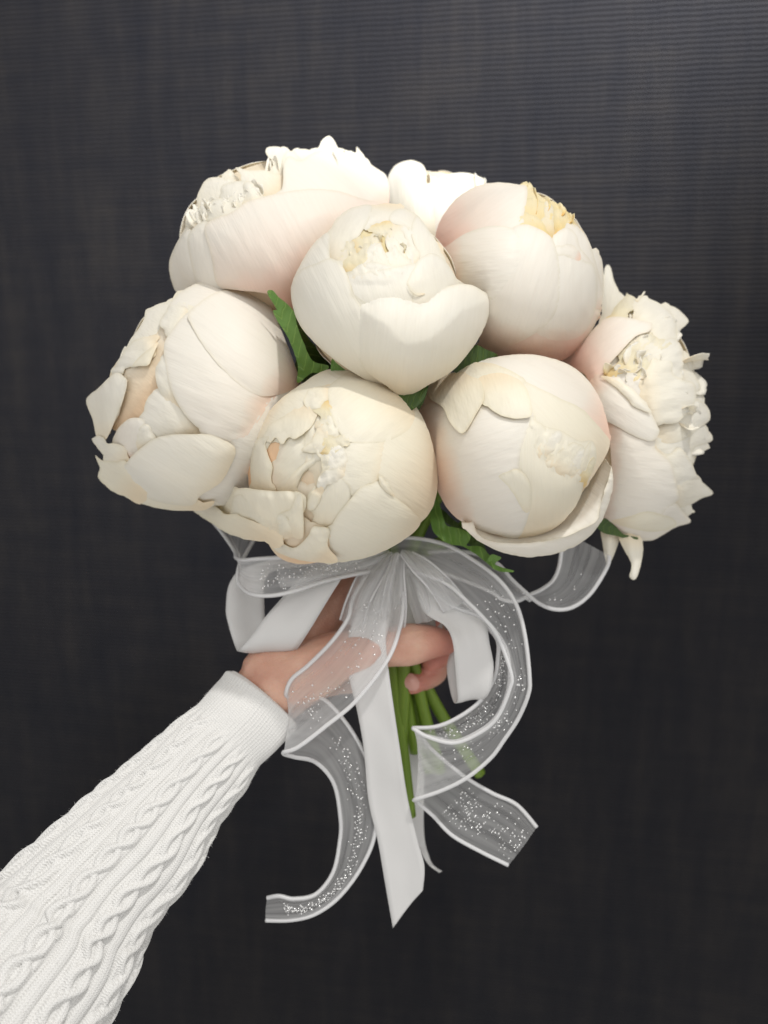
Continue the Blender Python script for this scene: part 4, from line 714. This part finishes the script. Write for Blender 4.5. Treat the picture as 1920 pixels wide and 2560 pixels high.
o, A, B, V, m_ = strip('loop', org, M_organza, [(1000, 1430, 1015, 1440, .482), (1085, 1455, 1075, 1475, .468), (1150, 1500, 1130, 1515, .461), (1210, 1560, 1205, 1545, .456), (1243, 1600, 1252, 1596, .454), (1244, 1650, 1272, 1650, .454), (1234, 1700, 1270, 1724, .456), (1200, 1753, 1242, 1790, .458), (1148, 1792, 1198, 1828, .459), (1092, 1816, 1134, 1854, .459), (1031, 1820, 1068, 1840, .458)], belly=.003, wav=.0016)
hems(o, org, A, B); glitter(o, org, V, m_, .35, .95, 162, seed=8)
o, A, B, V, m_ = strip('loop', org, M_organza, [(300, 230, 330, 330, .488), (520, 230, 520, 400, .482), (690, 290, 660, 460, .478), (780, 385, 730, 505, .478), (860, 460, 810, 514, .480), (945, 530, 890, 475, .482), (1040, 562, 960, 442, .483), (1140, 545, 1020, 392, .482), (1240, 465, 1055, 312, .480), (1330, 320, 1072, 190, .478), (1345, 250, 1090, 110, .478)], crop='K2', belly=.002, wav=.001)
hems(o, org, A, B); glitter(o, org, V, m_, .3, .9, 21, seed=9)
# gathered pleats of the bow over the stems
def wrap():
    V = []; uv = []; nu, nv = 64, 18
    for j in range(nv):
        v = j / (nv - 1)
        c = Vector(P(985 + 22 * v, 1385 + 195 * v, .494)); r = .0195 + .0035 * math.sin(v * 3.0) + .004 * v
        for i in range(nu):
            a = 2 * math.pi * i / nu
            rr = r * (1 + .055 * math.sin(a * 9 + 2 * math.sin(v * 2)) + .03 * noise.noise((a * 3, v * 2, 4)))
            V.append(c + CM @ Vector((math.cos(a) * rr, math.sin(a) * rr * .85, 0))); uv.append((i / nu, v))
    Fc = [(j * nu + i, j * nu + (i + 1) % nu, (j + 1) * nu + (i + 1) % nu, (j + 1) * nu + i) for j in range(nv - 1) for i in range(nu)]
    return link('knot', mesh(local(org, V), Fc, uv), M_wrap, org)
wrap()
for secs, sd in (([(975, 1385, 1000, 1390, .470), (930, 1440, 965, 1445, .466), (895, 1500, 945, 1510, .462), (885, 1560, 950, 1575, .462)], 1), ([(985, 1385, 1010, 1390, .468), (970, 1440, 1010, 1440, .463), (955, 1510, 1015, 1515, .461), (950, 1570, 1010, 1580, .464)], 2), ([(995, 1385, 1020, 1390, .470), (1005, 1440, 1045, 1430, .466), (1020, 1500, 1070, 1480, .464), (1040, 1560, 1095, 1540, .466)], 3),
                 ([(960, 1385, 985, 1388, .468), (900, 1432, 960, 1440, .462), (870, 1490, 925, 1505, .458), (850, 1550, 905, 1575, .457)], 4), ([(980, 1388, 1000, 1385, .465), (955, 1450, 985, 1455, .459), (925, 1530, 975, 1540, .457), (905, 1590, 965, 1600, .457)], 5), ([(1000, 1385, 1030, 1380, .466), (1030, 1425, 1075, 1405, .461), (1075, 1475, 1125, 1450, .458), (1110, 1530, 1165, 1500, .459)], 6), ([(955, 1375, 990, 1395, .470), (860, 1395, 880, 1440, .462), (770, 1400, 790, 1460, .456), (690, 1400, 700, 1470, .455)], 7)):
    o, A, B, V, m_ = strip('pleat', org, M_organza, secs, belly=-.004, wav=.004, seed=sd)
    if sd in (2, 4, 6): hems(o, org, A, B, .0007)

# ------------------------------------------------------------------ person: hand, wrist, sleeve
person = empty('person', P(662, 1745, .46)); tag(person, 'left arm in a white cable knit sleeve, hand gripping the bouquet stems', 'person')
def skin_mat():
    m, nt, out = newmat('skin'); L = nt.links.new
    tc = N(nt, 'ShaderNodeTexCoord'); nz = N(nt, 'ShaderNodeTexNoise', Scale=38.0, Detail=4.0); L(tc.outputs['Object'], nz.inputs['Vector'])
    n3 = N(nt, 'ShaderNodeTexNoise', Scale=120.0, Detail=5.0); L(tc.outputs['Object'], n3.inputs['Vector'])
    rp = ramp(nt, [(.3, (.50, .24, .17)), (.5, (.60, .34, .25)), (.72, (.70, .44, .33))]); L(nz.outputs[0], rp.inputs[0])
    n2 = N(nt, 'ShaderNodeTexVoronoi', Scale=900.0); L(tc.outputs['Object'], n2.inputs['Vector'])
    at = N(nt, 'ShaderNodeAttribute', attribute_name='tipred'); mx = N(nt, 'ShaderNodeMix', data_type='RGBA'); L(at.outputs['Fac'], mx.inputs[0]); L(rp.outputs[0], mx.inputs[6]); mx.inputs[7].default_value = (.62, .22, .17, 1)
    hs = N(nt, 'ShaderNodeMath', operation='MULTIPLY_ADD'); hs.inputs[1].default_value = 2.5; L(n3.outputs[0], hs.inputs[0]); L(n2.outputs[0], hs.inputs[2])
    bp = N(nt, 'ShaderNodeBump', Strength=.35, Distance=.0006); L(hs.outputs[0], bp.inputs['Height'])
    pb = N(nt, 'ShaderNodeBsdfPrincipled', Roughness=.42); pb.inputs['Subsurface Weight'].default_value = .25; pb.inputs['Subsurface Radius'].default_value = (.006, .002, .001); pb.inputs['Subsurface Scale'].default_value = .6
    L(mx.outputs[2], pb.inputs['Base Color']); L(bp.outputs[0], pb.inputs['Normal']); L(pb.outputs[0], out.inputs[0])
    return m
M_skin = skin_mat()
def capsule_chain(bm, pts, rad, n=6, seg=14):
    c = catmull([(*P(*p), r) for p, r in zip(pts, rad)], n)
    V, Fc, _ = tube([Vector(q[:3]) for q in c], [q[3] for q in c], seg)
    vs_ = [bm.verts.new(v) for v in V]
    for f in Fc: bm.faces.new([vs_[k] for k in f])
    for q in (c[0], c[-1]):
        bmesh.ops.create_icosphere(bm, subdivisions=2, radius=q[3], matrix=Matrix.Translation(Vector(q[:3])))
bm = bmesh.new()
WR = (640, 1735, .462)
capsule_chain(bm, [(560, 1850, .456), (648, 1752, .463), (705, 1690, .467)], [.0195, .0205, .0225])
# palm rays to the four knuckles
capsule_chain(bm, [(680, 1690, .466), (790, 1560, .488), (880, 1468, .500)], [.020, .0165, .0130])
capsule_chain(bm, [(690, 1700, .470), (790, 1600, .498), (872, 1545, .512)], [.019, .0165, .0135])
capsule_chain(bm, [(700, 1715, .472), (785, 1650, .500), (858, 1625, .518)], [.018, .0160, .0130])
capsule_chain(bm, [(710, 1730, .472), (780, 1700, .498), (840, 1695, .518)], [.017, .0140, .0115])
# heel of the thumb and thumb laid across the stems
capsule_chain(bm, [(690, 1720, .460), (770, 1680, .462), (850, 1640, .463), (955, 1620, .466), (1020, 1612, .468), (1072, 1606, .471), (1112, 1606, .475)], [.0190, .0185, .0155, .0122, .0130, .0108, .0082])
# fingers round the far side, tips coming back on the right
FT = [([(880, 1468, .500), (975, 1475, .530), (1060, 1490, .530), (1092, 1520, .512), (1074, 1550, .490)], [.0125, .0098, .0092, .0088, .0070]),
      ([(872, 1545, .512), (980, 1552, .538), (1080, 1585, .536), (1108, 1625, .514), (1078, 1650, .496)], [.0130, .0102, .0096, .0092, .0075]),
      ([(858, 1625, .518), (970, 1632, .540), (1062, 1650, .536), (1084, 1678, .514), (1030, 1708, .492)], [.0125, .0098, .0094, .0094, .0074]),
      ([(840, 1695, .518), (940, 1700, .538), (1020, 1706, .532), (1040, 1715, .522), (1020, 1720, .510)], [.0110, .0088, .0082, .0078, .0066])]
for p_, r_ in FT: capsule_chain(bm, p_, r_)
me = bpy.data.meshes.new('body'); bm.to_mesh(me); bm.free()
tmp = bpy.data.objects.new('tmp', me); COL.objects.link(tmp)
rm = tmp.modifiers.new('r', 'REMESH'); rm.mode = 'VOXEL'; rm.voxel_size = .0013
sm_ = tmp.modifiers.new('s', 'SMOOTH'); sm_.iterations = 6; sm_.factor = .5
dg = bpy.context.evaluated_depsgraph_get(); ev = tmp.evaluated_get(dg); me2 = bpy.data.meshes.new_from_object(ev)
bpy.data.objects.remove(tmp)
tips = [P(1104, 1612, .474)] + [P(*p_[-1]) for p_, _ in FT]
at = me2.attributes.new('tipred', 'FLOAT', 'POINT')
co = np.empty(len(me2.vertices) * 3); me2.vertices.foreach_get('co', co); co = co.reshape(-1, 3)
dd = np.min([np.linalg.norm(co - np.array(t), axis=1) for t in tips], 0)
at.data.foreach_set('value', np.clip(1.15 - dd / .020, 0, .85).astype(np.float32))
for v in me2.vertices: v.co = v.co - person.location
me2.materials.clear()
hand = link('hand', me2, M_skin, person)
# nails
def nail(c, toward, r=(.0048, .0062)):
    c = Vector(c); n_ = (Vector(toward)).normalized(); t = n_.orthogonal().normalized(); s = n_.cross(t)
    V = []; Fc = []; 
    for j in range(6):
        for i in range(10):
            a = 2 * math.pi * i / 10; q = j / 5
            V.append(c + (t * math.cos(a) * r[0] + s * math.sin(a) * r[1]) * q - n_ * (.0022 * q * q))
    Fc = [(j * 10 + i, j * 10 + (i + 1) % 10, (j + 1) * 10 + (i + 1) % 10, (j + 1) * 10 + i) for j in range(5) for i in range(10)]
    return link('fingernail', mesh(local(person, V), Fc), M_nail, hand)
m, nt, out = newmat('nail'); pb = N(nt, 'ShaderNodeBsdfPrincipled', Roughness=.25); pb.inputs['Base Color'].default_value = (.66, .36, .30, 1); nt.links.new(pb.outputs[0], out.inputs[0]); M_nail = m
nail(P(1026, 1706, .4822), P(1026, 1706, .48) - P(1034, 1702, .49))

# sleeve ------------------------------------------------------------------
def knit_mat():
    m, nt, out = newmat('white_knit'); L = nt.links.new
    uv = N(nt, 'ShaderNodeUVMap'); sep = N(nt, 'ShaderNodeSeparateXYZ'); L(uv.outputs[0], sep.inputs[0])   # metres
    def M_(op, a, b=None, c=None):
        n = N(nt, 'ShaderNodeMath', operation=op)
        for i, q in enumerate((a, b, c)):
            if q is None: continue
            if isinstance(q, (int, float)): n.inputs[i].default_value = q
            else: L(q, n.inputs[i])
        return n.outputs[0]
    col = M_('MULTIPLY', sep.outputs[0], 1 / .00165); fr = M_('FRACT', col); tri = M_('ABSOLUTE', M_('SUBTRACT', fr, .5))
    row = M_('MULTIPLY', sep.outputs[1], 2 * math.pi / .00130)
    st = M_('SINE', M_('ADD', row, M_('MULTIPLY', tri, 7.0)))
    groove = M_('POWER', M_('MULTIPLY', tri, 2.0), 3.0)
    nz = N(nt, 'ShaderNodeTexNoise', Scale=900.0, Detail=3.0); L(uv.outputs[0], nz.inputs['Vector'])
    h = M_('ADD', M_('SUBTRACT', st, M_('MULTIPLY', groove, 1.6)), M_('MULTIPLY', nz.outputs[0], 2.0))
    bp = N(nt, 'ShaderNodeBump', Strength=.40, Distance=.0004); L(h, bp.inputs['Height'])
    pb = N(nt, 'ShaderNodeBsdfPrincipled', Roughness=.85); pb.inputs['Sheen Weight'].default_value = .3; pb.inputs['Specular IOR Level'].default_value = .15
    rp = ramp(nt, [(.1, (.66, .65, .63)), (.7, (.80, .795, .78))]); L(M_('MULTIPLY_ADD', h, .2, .45), rp.inputs[0])
    L(rp.outputs[0], pb.inputs['Base Color']); L(bp.outputs[0], pb.inputs['Normal']); L(pb.outputs[0], out.inputs[0])
    return m
M_knit = knit_mat()
TT = [((598, 1652), (722, 1838), .462), ((556, 1692), (690, 1885), .457), ((450, 1790), (626, 1955), .448), ((350, 1880), (550, 2058), .438), ((240, 1970), (483, 2180), .427), ((140, 2055), (398, 2298), .415), ((60, 2122), (345, 2395), .406), ((0, 2175), (300, 2490), .398), ((-120, 2285), (215, 2640), .382), ((-260, 2410), (110, 2820), .364), ((-420, 2560), (-20, 3020), .342)]
cen = [(*P((a[0] + b[0]) / 2, (a[1] + b[1]) / 2, d), math.hypot(a[0] - b[0], a[1] - b[1]) / 2 / F * d) for a, b, d in TT]
path = catmull(cen, 24)
NS, NT = 760, 400
sl = np.concatenate([[0], np.cumsum(np.linalg.norm(np.diff(path[:, :3], axis=0), axis=1))]); tot = sl[-1]
S = np.linspace(0, tot, NS)
PC = np.stack([np.interp(S, sl, path[:, k]) for k in range(4)], 1)
tan = np.gradient(PC[:, :3], axis=0); tan /= np.linalg.norm(tan, axis=1)[:, None]
ref = np.array(CM @ Vector((0, -1, 0)))          # toward the camera
n1 = ref - (tan @ ref)[:, None] * tan; n1 /= np.linalg.norm(n1, axis=1)[:, None]
n2_ = np.cross(tan, n1)
TH = np.linspace(0, 2 * math.pi, NT, endpoint=False)
ss, th = np.meshgrid(S, TH, indexing='ij')
NC = 11
rad0 = PC[:, 3][:, None]
fade = sstep(ss, .026, .040)
wig = .06 * np.sin(ss * 95 + th * 2) + .05 * np.sin(ss * 41 + th * 3)
cth = (th + .12 + wig * .35 + ss * .25) / (2 * math.pi) * NC
cell = np.floor(cth); loc = cth - cell - .5                     # -.5..0.5 in the column
half = .27                                                     # cable half width in cell units
c_ = loc / half
per = .0156
ph = ss / per * math.pi + cell * 2.1 + .35 * np.sin(ss * 60 + cell)
a_ = .60 * np.sin(ph)
h1 = np.sqrt(np.maximum(0, 1 - ((c_ - a_) / .40) ** 2)) * (1 + .30 * np.cos(ph)); h2 = np.sqrt(np.maximum(0, 1 - ((c_ + a_) / .40) ** 2)) * (1 - .30 * np.cos(ph))
cable = np.maximum(h1, h2)
groove = np.exp(-((np.abs(c_) - 1.18) / .20) ** 2)
band = np.where(np.abs(c_) > 1.3, np.sqrt(np.maximum(0, np.sin(np.clip((np.abs(c_) - 1.3) / 1.2, 0, 1) * math.pi * .5 + .0))), 0)
sc_ = rad0 / .044
disp = fade * sc_ * (.0030 * cable - .0019 * groove + .0010 * band)
rib = (1 - fade) * .00016 * np.sin(th * 75)
lump = np.zeros_like(ss)
for j in range(0, NS, 8):
    for i in range(0, NT, 8):
        lump[j:j + 8, i:i + 8] = 0
tt = np.array([[noise.noise((math.cos(t) * 1.6, math.sin(t) * 1.6, s_ * 28)) for t in TH[::8]] for s_ in S[::8]])
lump = np.stack([np.interp(S, S[::8], tt[:, k]) for k in range(tt.shape[1])], 1)
lump = np.stack([np.interp(TH, np.append(TH[::8], 2 * math.pi), np.append(r_, r_[0])) for r_ in lump], 0)
flare = .0012 * np.exp(-(ss / .006) ** 2) - .0010 * np.exp(-((ss - .030) / .010) ** 2)
rr = rad0 * .955 + disp + rib + .0016 * lump + flare - .003 * np.exp(-(ss / .0012) ** 2)
pos = PC[:, None, :3] + rr[..., None] * (np.cos(th)[..., None] * n1[:, None] * .96 + np.sin(th)[..., None] * n2_[:, None])
pos = pos - np.array(person.location)
# inner turn at the cuff mouth
inner = pos[0] * .0 + (PC[8, None, :3] + (rr[0] * .86)[..., None] * (np.cos(TH)[..., None] * n1[8] + np.sin(TH)[..., None] * n2_[8]) - np.array(person.location))
verts = np.concatenate([inner, pos.reshape(-1, 3)])
uvv = np.concatenate([np.stack([TH * .03, np.zeros(NT)], 1), np.stack([(th * .038).ravel(), ss.ravel()], 1)])
me = bpy.data.meshes.new('sleeve')
idx = np.arange(NS * NT + NT).reshape(NS + 1, NT); nx = np.roll(idx, -1, 1)
quads = np.stack([idx[:-1], nx[:-1], nx[1:], idx[1:]], -1).reshape(-1, 4)
me.vertices.add(len(verts)); me.vertices.foreach_set('co', verts.ravel().astype(np.float32))
me.loops.add(quads.size); me.loops.foreach_set('vertex_index', quads.ravel().astype(np.int32))
me.polygons.add(len(quads)); me.polygons.foreach_set('loop_start', np.arange(0, quads.size, 4, dtype=np.int32))
l = me.uv_layers.new(name='UVMap'); l.data.foreach_set('uv', uvv[quads.ravel()].astype(np.float32).ravel())
me.update(calc_edges=True); me.validate()
sleeve = link('sleeve', me, M_knit, person)
# loose fibres of the yarn
rn = np.random.RandomState(3); V = []; Fc = []
m, nt, out = newmat('fibre'); d_ = N(nt, 'ShaderNodeBsdfDiffuse'); d_.inputs[0].default_value = (.75, .75, .74, 1); nt.links.new(d_.outputs[0], out.inputs[0])
for k in range(6000):
    i = rn.randint(60, NS - 60); j = rn.randint(0, NT); p = pos[i, j]
    nr = np.cos(TH[j]) * n1[i] + np.sin(TH[j]) * n2_[i]
    dr = nr * .8 + rn.normal(0, .6, 3); dr /= np.linalg.norm(dr); ln = rn.uniform(.0006, .0020); sd = np.cross(dr, rn.normal(0, 1, 3)); sd /= np.linalg.norm(sd)
    w_ = .00004; mid = p + dr * ln * .5 + rn.normal(0, .0003, 3); b = len(V)
    V += [p - sd * w_, p + sd * w_, mid + sd * w_, mid - sd * w_, p + dr * ln]; Fc += [(b, b + 1, b + 2, b + 3), (b + 3, b + 2, b + 4)]
fz = link('fuzz', mesh(V, Fc), m, sleeve); tag(fz, kind='stuff')
